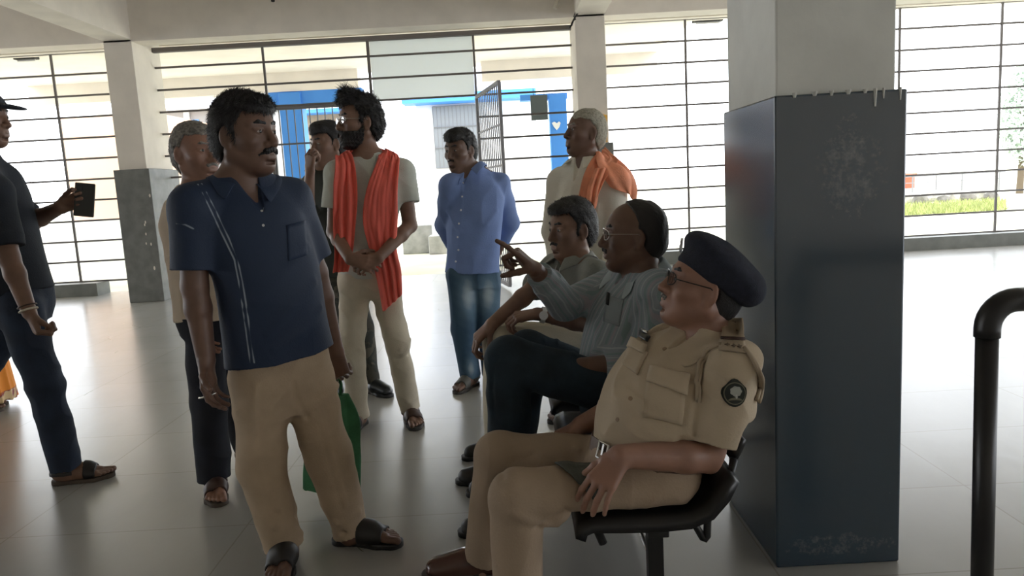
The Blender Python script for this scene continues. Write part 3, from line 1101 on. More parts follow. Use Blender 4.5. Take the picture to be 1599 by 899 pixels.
# low kerb under the open grille along the back, and low walls round the other sides
struct('baseboard_back', MB().box((XL, 10.75, 0), (A(173, 465, 10.9)[0] - .1, 11.1, .185)), M_kerb)
struct('baseboard_right', MB().box((xd + .1, 10.75, 0), (XR, 11.1, .185)), M_kerb)
struct('wall_left', MB().box((XL - .3, YF, 0), (XL, YB, .9)).box((XL - .3, YF, 3.3), (XL, YB, 4.05)).box((XL - .3, YF, 0), (XL, -2, 4.05)), M_white)
struct('wall_right', MB().box((XR, YF, 0), (XR + .3, YB, .2)).box((XR, YF, 3.4), (XR + .3, YB, 4.05)), M_white)
struct('wall_front', MB().box((XL, YF - .3, 0), (FW0, YF, 4.05)).box((FW0, YF - .3, 0), (XR, YF, .9)).box((FW0, YF - .3, 3.3), (XR, YF, 4.05)), M_white)


def sheet_mat():
    m = bpy.data.materials.new('translucent_sheet'); m.use_nodes = True
    nt = m.node_tree; b = nt.nodes['Principled BSDF']; b.inputs['Base Color'].default_value = (.76, .77, .78, 1); b.inputs['Roughness'].default_value = .6
    t = nt.nodes.new('ShaderNodeBsdfTranslucent'); t.inputs[0].default_value = (.80, .83, .85, 1)
    mx = nt.nodes.new('ShaderNodeMixShader'); mx.inputs[0].default_value = .75
    nt.links.new(b.outputs[0], mx.inputs[1]); nt.links.new(t.outputs[0], mx.inputs[2]); nt.links.new(mx.outputs[0], nt.nodes['Material Output'].inputs[0])
    return m


# ------------------------------------------------------------------ open grilles
def grille(name, lab, y, x0, x1, z0, z1, nz, vx, r=.0135, skip=None, zs=None):
    o = empty(name, ((x0 + x1) / 2, y, z0)); tag(o, lab, 'grille', None, 'structure')
    zs = zs or [z0 + (z1 - z0) * i / nz for i in range(nz + 1)]
    for z in zs:
        MB().box((x0, y - .008, z - r), (x1, y + .008, z + r)).build('rail', M_bar, o, org=V(*o.location))
    for x in vx:
        MB().box((x - r * 1.1, y - .012, z0), (x + r * 1.1, y + .012, z1)).build('upright', M_bar, o, org=V(*o.location))
    return o


zb_, zt_ = A(125, 440, 11)[2], oz + .005
grille('window_1', 'open bar grille left of the tall white pillar', 11.0, XL, xa + .1, zb_, zt_, 11, [-6.39 - 1.53 * i for i in range(7)])
grille('window_2', 'open bar grille right of the centre pillar', 11.0, xd - .05, XR, zb_, zt_, 11, [A(1073, 200, 11)[0], A(1073, 200, 11)[0] + 1.54, A(1404, 100, 11)[0], 7.21, 8.75, 10.3, 11.85, 13.4])
YC_ = 10.4
zc0 = A(885, 46, YC_)[2]
dz = A(885, 71, YC_)[2] - A(885, 106, YC_)[2]
zrow = [zc0] + [A(885, 71, YC_)[2] - dz * i for i in range(11)]
zrow = [z for z in zrow if z > .1]
xg = [A(412, 100, YC_)[0], A(577, 110, YC_)[0], A(741, 101, YC_)[0]]
wl = grille('window_3', 'open bar grille between the left pillar and the gateway', YC_, xb - .05, xg[0], .02, zc0, 0, [xg[0]], zs=zrow)
wr = grille('window_4', 'open bar grille between the gateway and the centre pillar', YC_, xg[2], xc + .05, .02, zc0, 0, [xg[2]], zs=zrow)
wt = empty('window_5', (xg[1], YC_, zrow[3])); tag(wt, 'bar grille above the gateway with a pale sheet', 'grille', None, 'structure')
for z in zrow[:4]:
    MB().box((xg[0], YC_ - .008, z - .0135), (xg[2], YC_ + .008, z + .0135)).build('rail', M_bar, wt, org=V(*wt.location))
MB().box((xg[1] - .019, YC_ - .012, zrow[3]), (xg[1] + .019, YC_ + .012, zc0)).build('upright', M_bar, wt, org=V(*wt.location))
MB().box((xg[1] + .02, YC_ + .03, zrow[3]), (xg[2] - .02, YC_ + .04, zc0)).build('sheet', sheet_mat(), wt, org=V(*wt.location))
MB().box((xb - .05, YC_ - .04, zc0 - .01), (xc + .05, YC_ + .04, zc0 + .05)).build('top_rail', M_bar, wt, org=V(*wt.location))


def gate(name, lab, a, b, z0, z1, step=.105):
    """leaf between plan points a (hinge) and b"""
    a = V(*a, 0); b = V(*b, 0); d = nrm(b - a); Lg = np.linalg.norm(b - a); n = V(-d[1], d[0], 0)
    o = empty(name, (a[0], a[1], z0)); tag(o, lab, 'gate', None, 'structure'); org = V(*o.location)
    f = MB()
    for p in (a, b):
        f.obox(p + V(0, 0, (z0 + z1) / 2), (d, n, V(0, 0, 1)), (.022, .018, (z1 - z0) / 2))
    for z in (z0, z1):
        f.obox((a + b) / 2 + V(0, 0, z), (d, n, V(0, 0, 1)), (Lg / 2, .018, .022))
    f.build('gate_frame', M_gate, o, org)
    for z in [z0 + (z1 - z0) * k / 5 for k in range(1, 5)]:
        MB().obox((a + b) / 2 + V(0, 0, z), (d, n, V(0, 0, 1)), (Lg / 2, .008, .012)).build('cross_bar', M_gate, o, org)
    k = 1
    while k * step < Lg - .03:
        MB().tube([a + d * k * step + V(0, 0, z0), a + d * k * step + V(0, 0, z1)], .0085, 6).build('bar', M_gate, o, org)
        k += 1
    MB().obox(b + V(0, 0, 1.05) - n * .03, (d, n, V(0, 0, 1)), (.03, .015, .05)).build('latch', M_gate, o, org)
    return o


gate('door_1', 'right lattice gate leaf swung open beside the blue shirt', (xg[2], YC_ - .03), (A(788, 290, 9.0)[0], 9.0), .06, zrow[3] - .03)
gate('door_2', 'left lattice gate leaf standing closed behind the phone man', (xg[0] + .02, YC_ + .05), (xg[1] - .25, YC_ + .05), .06, zrow[3] - .03)

# ------------------------------------------------------------------ outside
def gnd():
    m = mat('outside_ground', (.84, .79, .69), .95, nscale=.5, col2=(.66, .68, .45))
    return m


struct('ground', MB().box((-70, 11.12, -.25), (70, 90, -.06)), gnd())
# porch: slab, front beam with a blue band, blue columns
M_porch = mat('porch_wash', (.90, .84, .78), .85, noise=.04, nscale=2)
struct('porch_slab', MB().box((-9, 11.12, 3.62), (3.0, 15.2, 3.8)), M_porch)
py = 14.6
zpb = A(500, 140, py)[2]
struct('porch_beam', MB().box((-9, py, zpb), (A(560, 140, py)[0], py + .3, 3.62)).box((A(752, 120, py)[0], py, A(850, 122, py)[2]), (3.0, py + .3, 3.62)), M_porch)
struct('porch_beam_band', MB().box((A(418, 150, py)[0], py + .02, A(480, 166, py)[2]), (A(565, 150, py)[0], py + .28, zpb)).box((A(812, 150, py)[0], py + .02, A(850, 155, py)[2]), (A(886, 150, py)[0], py + .28, A(850, 146, py)[2])), M_blue)
for i, (a, b, t) in enumerate([(440, 474, 145), (859, 886, 148)]):
    struct('porch_column', MB().box((A(a, 200, py)[0], py - .04, -.06), (A(b, 200, py)[0], py + .34, A(a, t, py)[2])), M_blue, bevel=.01)
pp = A(869, 194, py - .05)
hm = MB().raw([pp + V(x, -.01 if k else .0, z) for k in (0, 1) for x, z in [(0, -.11), (.05, -.06), (.08, .02), (.05, .05), (.01, .02), (-.04, .05), (-.09, .03), (-.05, -.05)]],
              [tuple(reversed(range(8))), tuple(range(8, 16))] + [(i, (i + 1) % 8, 8 + (i + 1) % 8, 8 + i) for i in range(8)])
tag(hm.build('poster_sign', M_bwhite, None, pp), 'torn white paper patch stuck on the blue porch column', 'poster')
sgn = A(842, 168, py - .3)
e = empty('notice_board', sgn); tag(e, 'dark square board hanging beside the blue porch column', 'sign')
MB().box(sgn + V(-.16, -.02, -.23), sgn + V(.16, .02, .23)).build('board', M_dgreen, e, sgn, bevel=.005)
MB().tube([sgn + V(-.1, 0, .23), sgn + V(-.1, 0, .36)], .006, 6).build('hanger', M_cable, e, sgn)
MB().tube([sgn + V(.1, 0, .23), sgn + V(.1, 0, .36)], .006, 6).build('hanger', M_cable, e, sgn)
yy_ = 15.6
struct('garden_kerb', MB().box((A(628, 375, yy_)[0], yy_, -.06), (A(676, 375, yy_)[0], yy_ + .5, A(650, 352, yy_)[2])).box((A(672, 375, yy_)[0], yy_ - .4, -.06), (A(700, 375, yy_)[0], yy_ + .1, A(686, 366, yy_)[2])), mat('kerb_stone', (.45, .45, .43), .9, noise=.2, nscale=5), bevel=.02)
# office building seen through the gateway
yb = 22.0
bl = empty('building', (A(690, 300, yb)[0], yb, 0)); tag(bl, 'white building with blue sunshade and barred window beyond gateway', 'building'); bo = V(*bl.location)
x0, x1 = A(655, 250, yb)[0], A(840, 250, yb)[0]
MB().box((x0, yb, -.06), (x1, yb + 5, 4.6)).build('wall', M_bwhite, bl, bo)
MB().box((x0 - .3, yb - .7, A(690, 163, yb)[2]), (x1, yb, A(690, 150, yb)[2])).build('sunshade', M_blue, bl, bo)
wx0, wx1, wz0, wz1 = A(681, 250, yb)[0], A(748, 250, yb)[0], A(700, 262, yb)[2], A(700, 166, yb)[2]
wnd = MB().box((wx0, yb - .04, wz0), (wx1, yb + .02, wz1)).build('window', mat('dim_glass', (.30, .32, .34), .3), bl, bo)
bb = MB()
for k in range(12):
    x = wx0 + (wx1 - wx0) * k / 11
    bb.tube([V(x, yb - .08, wz0), V(x, yb - .08, wz1)], .012, 6)
for k in range(4):
    z = wz0 + (wz1 - wz0) * k / 3
    bb.tube([V(wx0, yb - .08, z), V(wx1, yb - .08, z)], .015, 6)
bb.build('window_bars', M_gate, wnd, bo)
yk = 18.5
bk_ = empty('kiosk', (A(520, 300, yk)[0], yk, 0)); tag(bk_, 'tan kiosk with grey shutter seen through the closed gate leaf', 'building'); bo = V(*bk_.location)
MB().box((A(480, 250, yk)[0], yk, -.06), (A(562, 250, yk)[0], yk + 2, A(520, 176, yk)[2])).build('wall', mat('tan_wall', (.42, .32, .22), .85), bk_, bo)
MB().box((A(484, 250, yk)[0], yk - .04, .0), (A(558, 250, yk)[0], yk + .02, A(520, 216, yk)[2])).build('shutter', mat('grey_shutter', (.22, .20, .18), .6), bk_, bo)
MB().box((A(478, 250, yk)[0] - .1, yk - .5, A(520, 178, yk)[2]), (A(562, 250, yk)[0] + .1, yk + 2.1, A(520, 172, yk)[2])).build('roof', M_blue, bk_, bo)
# grey outbuilding behind the left grille
yb2 = 21.0
b2 = empty('building', (A(300, 240, yb2)[0], yb2, 0)); tag(b2, 'grey outbuilding with small blue window behind left pillar', 'building'); bo = V(*b2.location)
MB().box((A(262, 200, yb2)[0] - 1.5, yb2, -.06), (A(425, 200, yb2)[0], yb2 + 4, A(300, 172, yb2)[2])).build('wall', mat('dusty_grey', (.42, .42, .42), .8), b2, bo)
MB().box((A(262, 200, yb2)[0] - 1.7, yb2 - .5, A(300, 174, yb2)[2]), (A(425, 200, yb2)[0] + .2, yb2 + 4.2, A(300, 170, yb2)[2])).build('roof', M_bwhite, b2, bo)
for a, c in ((276, 290), (301, 312)):
    wd = MB().box((A(a, 200, yb2)[0], yb2 - .03, A(300, 204, yb2)[2]), (A(c, 200, yb2)[0], yb2 + .02, A(300, 187, yb2)[2])).build('window', mat('blue_glass', (.15, .35, .7), .4), b2, bo)
MB().box((A(291, 200, yb2)[0], yb2 - .1, -.06), (A(299, 200, yb2)[0], yb2 - .02, A(300, 174, yb2)[2])).build('pilaster', M_bwhite, b2, bo)
# peach house outside on the left
yb3 = 17.0
b3 = empty('building', (A(140, 260, yb3)[0], yb3, 0)); tag(b3, 'peach painted house wall outside the left grille', 'building'); bo = V(*b3.location)
MB().box((A(103, 260, yb3)[0], yb3, A(150, 345, yb3)[2]), (A(250, 260, yb3)[0], yb3 + 3, A(150, 180, yb3)[2])).build('wall', M_peach, b3, bo)
MB().box((A(40, 360, yb3)[0], yb3 - .3, -.06), (A(250, 260, yb3)[0], yb3 + 3, A(150, 345, yb3)[2])).build('plinth', M_bwhite, b3, bo)
# rubble bank, red shed, fence on the right
rg = np.random.RandomState(4)
yr = 24.0
for i in range(9):
    px = 1400 + i * 18.5; r = (.21, .30, .25, .32)[i % 4]
    c = A(px, 318, yr + (i % 2) * .7)
    c[2] = -.06 + r * .45
    bm = bmesh.new(); bmesh.ops.create_icosphere(bm, subdivisions=2, radius=r)
    for v in bm.verts:
        v.co *= 1 + rg.uniform(-.18, .18); v.co.z *= .75
    me = bpy.data.meshes.new('rubble_block'); bm.to_mesh(me); bm.free()
    me.materials.append(mat('rubble', (.40, .38, .34), .9, noise=.3, nscale=3) if i % 2 else mat('dark_rubble', (.15, .14, .12), .9, noise=.3, nscale=3))
    o = bpy.data.objects.new('rubble_block', me); COL.objects.link(o); o.location = c
    tag(o, 'rough broken block in the rubble bank outside the right grille', 'rubble', 'rubble blocks outside')
ye = 30.0
wx = A(1380, 300, ye)[0]
struct('parapet_wall', MB().box((A(1000, 300, ye)[0], ye, -.06), (wx + 14, ye + .25, A(1480, 291, ye)[2])), M_bwhite)
rs = empty('shed', (A(1425, 280, ye)[0], ye + 1, 0)); tag(rs, 'low red shed beyond the parapet right of the big pillar', 'shed')
MB().box((A(1385, 280, ye)[0], ye + .6, -.06), (A(1441, 280, ye)[0], ye + 2, A(1425, 273, ye)[2])).build('shed_wall', mat('brick_red', (.62, .13, .07), .8), rs, V(*rs.location))
MB().box((A(1383, 280, ye)[0], ye + .5, A(1425, 273, ye)[2]), (A(1443, 280, ye)[0], ye + 2.1, A(1425, 272, ye)[2] + .04)).build('shed_roof', mat('shed_roof', (.5, .2, .13), .8), rs, V(*rs.location))
fn_ = empty('wire_fence', (A(1500, 285, ye)[0], ye - .2, 0)); tag(fn_, 'thin grey post and rail fence above the rubble', 'fence'); fo = V(*fn_.location)
for px in (1425, 1462, 1502, 1560):
    p = A(px, 290, ye - .2)
    MB().tube([V(p[0], ye - .2, -.06), V(p[0], ye - .2, A(px, 272 - .057 * (px - 1480), ye)[2])], .03, 6).build('post', M_gate, fn_, fo)
for k in (0, 10):
    MB().tube([A(1400, 277 + k, ye - .2), A(1570, 268 + k, ye - .2)], .022, 6).build('fence_rail', M_gate, fn_, fo)
# grass strip and tree line, a leafy tree at the far right
M_grass = mat('grass_green', (.32, .36, .13), .9, noise=.4, nscale=4)
vs = []; fs = []
for i in range(2600):
    px = rg.uniform(1385, 1570); yy = rg.uniform(18.5, 22.8)
    x = A(px, 330, yy)[0]; h_ = rg.uniform(.05, .22); dx, dy = rg.normal(size=2) * .07; wv = .02
    b = len(vs); vs += [(x - wv, yy, -.06), (x + wv, yy, -.06), (x + dx, yy + dy, -.06 + h_)]; fs.append((b, b + 1, b + 2))
g = MB(); g.v = vs; g.f = fs
tag(g.build('grass', M_grass, None), 'green grass growing along the bank outside the right grille', 'grass', None, 'stuff')


def tree(px, pyb, pyt, Y, wpx, m, lab, seed):
    r = np.random.RandomState(seed)
    base = A(px, pyb, Y); base[2] = -.06; top = A(px, pyt, Y)[2]; R = wpx / FPX * Y / 2
    e = empty('tree', base); tag(e, lab, 'tree')
    MB().tube([base, base + V(.05, 0, top * .4), base + V(0, .1, top * .75)], [.12, .09, .05], 8).build('trunk', mat('bark', (.12, .09, .06), .9), e, base)
    vs = []; fs = []
    for i in range(2600):
        d = nrm(r.normal(size=3)) * r.uniform(.35, 1) ** .5
        p = V(base[0] + d[0] * R, base[1] + d[1] * R, top * .6 + d[2] * top * .4) + r.normal(size=3) * .05
        a, b_ = nrm(r.normal(size=3)) * .13, nrm(r.normal(size=3)) * .06
        k = len(vs); vs += [tuple(p - a), tuple(p + b_), tuple(p + a), tuple(p - b_)]; fs.append((k, k + 1, k + 2, k + 3))
    q = MB(); q.v = vs; q.f = fs; q.build('crown', m, e, base)


tree(1592, 300, 100, 27, 62, mat('pale_leaf', (.62, .70, .62), .8, noise=.3), 'pale leafy tree at the far right outside the grille', 3)
for i, px in enumerate((1022, 1048, 1076)):
    tree(px, 352, 336 - i % 2 * 3, 60, 15, mat('far_leaf', (.16, .26, .12), .9, noise=.3), ['low distant bush on the horizon, leftmost of three', 'middle one of three low distant bushes on the horizon', 'low distant bush on the horizon beside the upright bar'][i], 20 + i)
# lamps and wiring at the head of the grille
for px, py_, L_, lab in ((41, 90, .16, 'dark tube lamp fitting above the left grille'), (1105, 31, .22, 'dark tube lamp fitting above the right grille')):
    p = A(px, py_, 11.3)
    e = empty('ceiling_lamp', p); tag(e, lab, 'lamp')
    MB().box(p + V(-L_, -.06, -.03), p + V(L_, .06, .03)).build('housing', M_cable, e, p, bevel=.01)
    MB().tube([p + V(-L_ * .8, 0, -.04), p + V(L_ * .8, 0, -.04)], .016, 8).build('tube', M_bwhite, e, p)
    MB().box(p + V(-.03, -.03, .03), p + V(.03, .03, oz - p[2] + .3)).build('bracket', M_cable, e, p)
pts = [A(912, -6, 9.75), A(905, 8, 9.74), A(901, 22, 9.74), A(896, 30, 9.74), A(893, 36, 9.74), A(890, 44, 9.74)]
cb = MB().tube(pts, .010, 6).tube([p + V(.02, -.01, .02) for p in pts[1:]], .007, 6).tube([A(899, 18, 9.73), A(896, 26, 9.72), A(899, 30, 9.73), A(894, 33, 9.73)], .008, 6)
tag(cb.build('hanging_cable', M_cable, None, pts[0]), 'loose dark cables hanging at the top of the centre pillar', 'cable')
p = A(869, 4, 9.78)
tag(MB().tube([p + V(.02, 0, .12), p + V(.01, -.01, 0), p + V(-.02, -.02, -.08)], [.02, .03, .03], 8).build('hanging_conduit', mat('pale_plastic', (.62, .58, .5), .5), None, p), 'short pale capped conduit end hanging from the beam', 'conduit')
p = A(426, 2, 9.76)
tag(MB().tube([p + V(0, .02, .1), p + V(0, 0, 0)], [.012, .025], 8).build('hanging_hook', M_cable, None, p), 'small dark hook hanging from the beam', 'hook')
tag(MB().tube([V(-9, 7.15, pz - .035), V(-2.6, 7.15, pz - .035)], .026, 10).build('hanging_pipe', M_cable, None, V(-5, 7.15, pz - .035), smooth=True), 'dark conduit pipe running under the ceiling at top left', 'pipe')
p = A(941, 201, 9.76)
tag(MB().raw([p + V(x, y, z) for y in (0, -.006) for x, z in [(-.06, -.19), (.055, -.17), (.05, .0), (.065, .17), (-.02, .19), (-.05, .05)]],
             [tuple(reversed(range(6))), tuple(range(6, 12))] + [(i, (i + 1) % 6, 6 + (i + 1) % 6, 6 + i) for i in range(6)]).build('paper_sign', M_yellow, None, p), 'torn yellow paper notice pasted on the centre pillar', 'poster')

# ------------------------------------------------------------------ pipe railing at the right edge
rp = A(1543, 470, 1.70); rr = .0245
ro = V(rp[0], rp[1], 0)
rl = empty('pipe_railing', ro); tag(rl, 'black pipe railing with a rounded elbow at the right edge', 'railing')
MB().tube([V(rp[0] + .012, rp[1], 0), V(rp[0], rp[1], rp[2] - .065)], rr, 20).build('post', M_black, rl, ro, smooth=True)
arc = [V(rp[0] + .065 - .065 * math.cos(t), rp[1], rp[2] - .065 + .065 * math.sin(t)) for t in np.linspace(0, math.pi / 2, 9)]
MB().tube([arc[0] - V(0, 0, .02)] + arc + [arc[-1] + V(.02, 0, 0)], rr + .0035, 20).build('elbow', M_black, rl, ro, smooth=True)
MB().tube([arc[-1], arc[-1] + V(1.6, .02, .0)], rr, 20).build('top_rail', M_black, rl, ro, smooth=True)
MB().tube([V(rp[0] + 1.6, rp[1] + .02, 0), V(rp[0] + 1.6, rp[1] + .02, rp[2])], rr, 20).build('far_post', M_black, rl, ro, smooth=True)
MB().tube([V(rp[0] + .012, rp[1], 0), V(rp[0] + .012, rp[1], .012)], .055, 20).build('flange', M_black, rl, ro, smooth=False)
# ------------------------------------------------------------------ people: materials
SKD = mat('skin_dark', (.150, .084, .060), .48, noise=.12, nscale=14, bump=.08, bscale=260)
SKB = mat('skin_brown', (.21, .118, .082), .48, noise=.12, nscale=14, bump=.08, bscale=260)
SKM = mat('skin_tan', (.29, .155, .108), .45, noise=.12, nscale=14, bump=.08, bscale=260)
HRB = mat('hair_black', (.010, .009, .010), .55, bump=.6, bscale=220)
HRG = mat('hair_grey', (.20, .185, .165), .7, noise=.4, nscale=90, bump=.6, bscale=220)
HRW = mat('hair_white', (.33, .31, .25), .8, noise=.25, nscale=90, bump=.5, bscale=220)
WHT = mat('eye_white', (.5, .46, .42), .25)
IRI = mat('iris', (.012, .008, .006), .15)
BLK = mat('black_rubber', (.014, .013, .013), .5)
SOLE = mat('sole_rubber', (.05, .045, .042), .7)
TANS = mat('tan_sole', (.085, .065, .05), .7)
BRN = mat('brown_leather', (.05, .024, .018), .4)
GLS = None


def lens_mat():
    m = bpy.data.materials.new('lens'); m.use_nodes = True
    b = m.node_tree.nodes['Principled BSDF']
    b.inputs['Transmission Weight'].default_value = 1; b.inputs['IOR'].default_value = 1.02; b.inputs['Roughness'].default_value = 0; b.inputs['Base Color'].default_value = (.95, .95, .95, 1)
    b.inputs['Coat Weight'].default_value = 1; b.inputs['Coat Roughness'].default_value = .02
    return m


GLS = lens_mat()
FRM = mat('dark_frame', (.02, .018, .016), .3, metal=.6)
FRG = mat('steel_frame', (.5, .48, .45), .25, metal=1)


def ST(*rows):
    """torso stations from photo pixels: px, py, Y, half width, front, back, angle"""
    return [(A(r[0], r[1], r[2]), r[3], r[4], r[5], r[6]) for r in rows]


def two(a, b):
    return (A(*a), A(*b))


def buttons(F, P, pix, m, r=.005, y0=1.2, y1=7):
    for px, py in pix:
        p = hit(F, px, py, y0, y1); g = grad(F, p)
        MB().tube([p - g * .001, p + g * .0035], r, 10).build('button', m, P.obj, P.org)


def cap_face(name, P, shp, m, h=.004, n=5000, L=.016, w=.0011, lift=.5, top=0.0):
    v, q = nets(shp, h)
    if name == 'hair' and n:
        v, q = strands(v, q, P.H, n, L, w, lift, 1, top)
    return mesh_np(name, v, q, m, P.obj, P.org)


# ---- man in the navy polo shirt --------------------------------------------------------------
def polo_man():
    P = Fig('stocky man in navy polo shirt and khaki trousers looking right, nearest standing person', .004, SKD, G(492, 868), 'standing men')
    P.set(torso=ST((437, 555, 2.56, .188, .14, .125, 30), (430, 505, 2.56, .182, .158, .12, 30), (420, 440, 2.55, .176, .155, .115, 28), (402, 375, 2.54, .176, .132, .112, 26), (387, 325, 2.54, .172, .105, .10, 25), (379, 294, 2.54, .115, .08, .085, 25), (377, 272, 2.54, .074, .066, .072, 25)),
          sh=two((302, 322, 2.45), (452, 312, 2.64)), el=two((304, 446, 2.43), (493, 425, 2.70)), wr=two((322, 562, 2.41), (524, 548, 2.76)),
          hip=two((408, 603, 2.54), (478, 598, 2.63)), kn=two((410, 728, 2.50), (515, 715, 2.60)), an=two((446, 860, 2.50), (548, 833, 2.60)),
          toe=(8, 78), sole=(.02, .02), fs=1.02,
          hand=[dict(fwd=V(.05, -.12, -1), pn=V(1, -.2, 0), curl=(20, 30, 20), spread=3), dict(fwd=V(.1, .0, -1), pn=V(.1, 1, 0), curl=(60, 80, 50))],
          H=headframe(A(383, 213, 2.53), 66, -2, 0, 1.06), headopt=dict(jaw=1.05, cheek=1.05, nose=1.1))
    P.body(arm=1.12, neck=(.066, .06))
    ch = A(392, 283, 2.45)
    F = P.shirt('short', .80, r0=.074, r1=.074, amp=.005, fr=(14, 14, 16), seed=4, vneck=((392, 275), (409, 326), .040), neckr=.068)
    F.disp.append(crease([hit(F, 478, 385), hit(F, 440, 430), hit(F, 400, 470)], .006, .02))
    F.disp.append(crease([hit(F, 490, 440), hit(F, 455, 480), hit(F, 420, 520)], .007, .018))
    F.disp.append(crease([hit(F, 500, 480), hit(F, 470, 520), hit(F, 430, 545)], .006, .016))
    F.disp.append(crease([hit(F, 345, 430), hit(F, 380, 480)], .006, .018))
    # white piping: two parallel lines from the collar down to the hem, short dashes on sleeve and chest
    def pipe(pts):
        out = []
        for a, b in zip(pts[:-1], pts[1:]):
            n = max(2, int(math.hypot(b[0] - a[0], b[1] - a[1]) / 12))
            for k in range(n):
                out.append(hit(F, a[0] + (b[0] - a[0]) * k / n, a[1] + (b[1] - a[1]) * k / n))
        out.append(hit(F, *pts[-1]))
        return out
    L1 = pipe([(309, 288), (330, 330), (350, 372), (366, 405), (373, 440), (382, 500), (391, 566)])
    L2 = pipe([(315, 287), (337, 329), (357, 371), (371, 404), (379, 440), (388, 500), (397, 566)])
    L3 = pipe([(276, 349), (290, 351), (302, 357)])
    L4 = pipe([(424, 295), (415, 312), (411, 330)])
    def pat(Pt):
        m = np.full(Pt.shape[1], 1.0, F4)
        for L in (L1, L2, L3):
            for a, b in zip(L[:-1], L[1:]):
                m = np.minimum(m, rc(a, b, 0)[0](Pt))
        for a, b in zip(L4[:-1], L4[1:]):
            m = np.minimum(m, rc(a, b, 0)[0](Pt) + F4(.0008))
        return m * 10
    M = attr_mat('navy_jersey', (.012, .026, .062), [(0.0, (.34, .38, .44)), (.022, (.26, .30, .36)), (.036, (.012, .026, .062))], .7, bump=.25)
    P.garment('polo_shirt', F, M, {'pat': pat}, .0035)
    nb = P.torso[-1][0]
    hp, MM, s = P.H
    collar('collar', nb + V(0, .008, -.004), hp(-.02, 0, -.05) - nb + V(0, .01, .03), face(28)[0], .074, P.obj, P.org, mat('navy_collar', (.016, .032, .072), .75, bump=.3, bscale=200), openf=24, stand=.028, fall=.045, point=.03, drop=.045, F=F)
    buttons(F, P, [(409, 330), (411, 352)], mat('pearl_button', (.6, .6, .58), .3), .0045)
    patch('breast_pocket', F, [(447, 352), (476, 344), (480, 398), (450, 408)], M if False else mat('navy_pocket', (.013, .028, .066), .7, bump=.25, bscale=180), P.obj, P.org, .003, 8)
    KH = mat('khaki_cotton', (.43, .33, .23), .85, noise=.06, nscale=12, bump=.3, bscale=160)
    T = P.trousers(hipst=ST((441, 632, 2.59, .15, .10, .11, 32), (440, 600, 2.58, .172, .12, .13, 32), (437, 560, 2.57, .172, .12, .12, 32), (434, 535, 2.56, .165, .12, .11, 32)), rt=.098, rk=.082, rc_=.066, cut=(.93, .985), amp=.006, seed=5, fr=(16, 16, 14))
    T.disp.append(crease([hit(T, 470, 640), hit(T, 505, 622), hit(T, 530, 600)], 0.0112, .014))
    T.disp.append(crease([hit(T, 458, 600), hit(T, 462, 625), hit(T, 478, 650)], -0.0112, .012))
    T.disp.append(crease([hit(T, 430, 820), hit(T, 470, 832)], 0.0128, .012))
    T.disp.append(crease([hit(T, 425, 800), hit(T, 470, 805)], -0.0096, .012))
    T.disp.append(crease([hit(T, 525, 815), hit(T, 560, 800)], 0.0128, .012))
    T.disp.append(crease([hit(T, 535, 832), hit(T, 575, 818)], -0.0096, .010))
    T.disp.append(crease([hit(T, 400, 600), hit(T, 400, 700), hit(T, 420, 780)], 0.0064, .010))
    T.disp.append(crease([hit(T, 500, 640), hit(T, 520, 720), hit(T, 540, 790)], 0.0064, .010))
    P.garment('trousers', T, KH)
    hs = hair_shape(P.H, top=.022, hl=.066, side=.028, thick=.008, amp=.001, fr=(90, 90, 90), seed=2, front=.006)
    cap_face('hair', P, hs, HRB, .004, 12000, .020, .0009, .55)
    eye_pair(P.H, P.obj, P.org, WHT, IRI); brow_pair(P.H, P.obj, P.org, HRB, .0055)
    moustache(P.H, P.obj, P.org, HRB, .0095, .034)
    make_footwear('slipper', 'sandal', P.an[0], 8, False, P.obj, P.org, .004, BLK, BLK, 0, 1.03)
    make_footwear('slipper', 'sandal', P.an[1], 78, True, P.obj, P.org, .004, BLK, BLK, 0, 1.03)
    b = MB().tube([P.wr[0] + V(math.cos(t) * .036, math.sin(t) * .032, -.115 + .01 * math.cos(t)) for t in np.linspace(3.3, 5.6, 9)], .0032, 6)
    b.build('key_ring', M_chrome, P.obj, P.org)


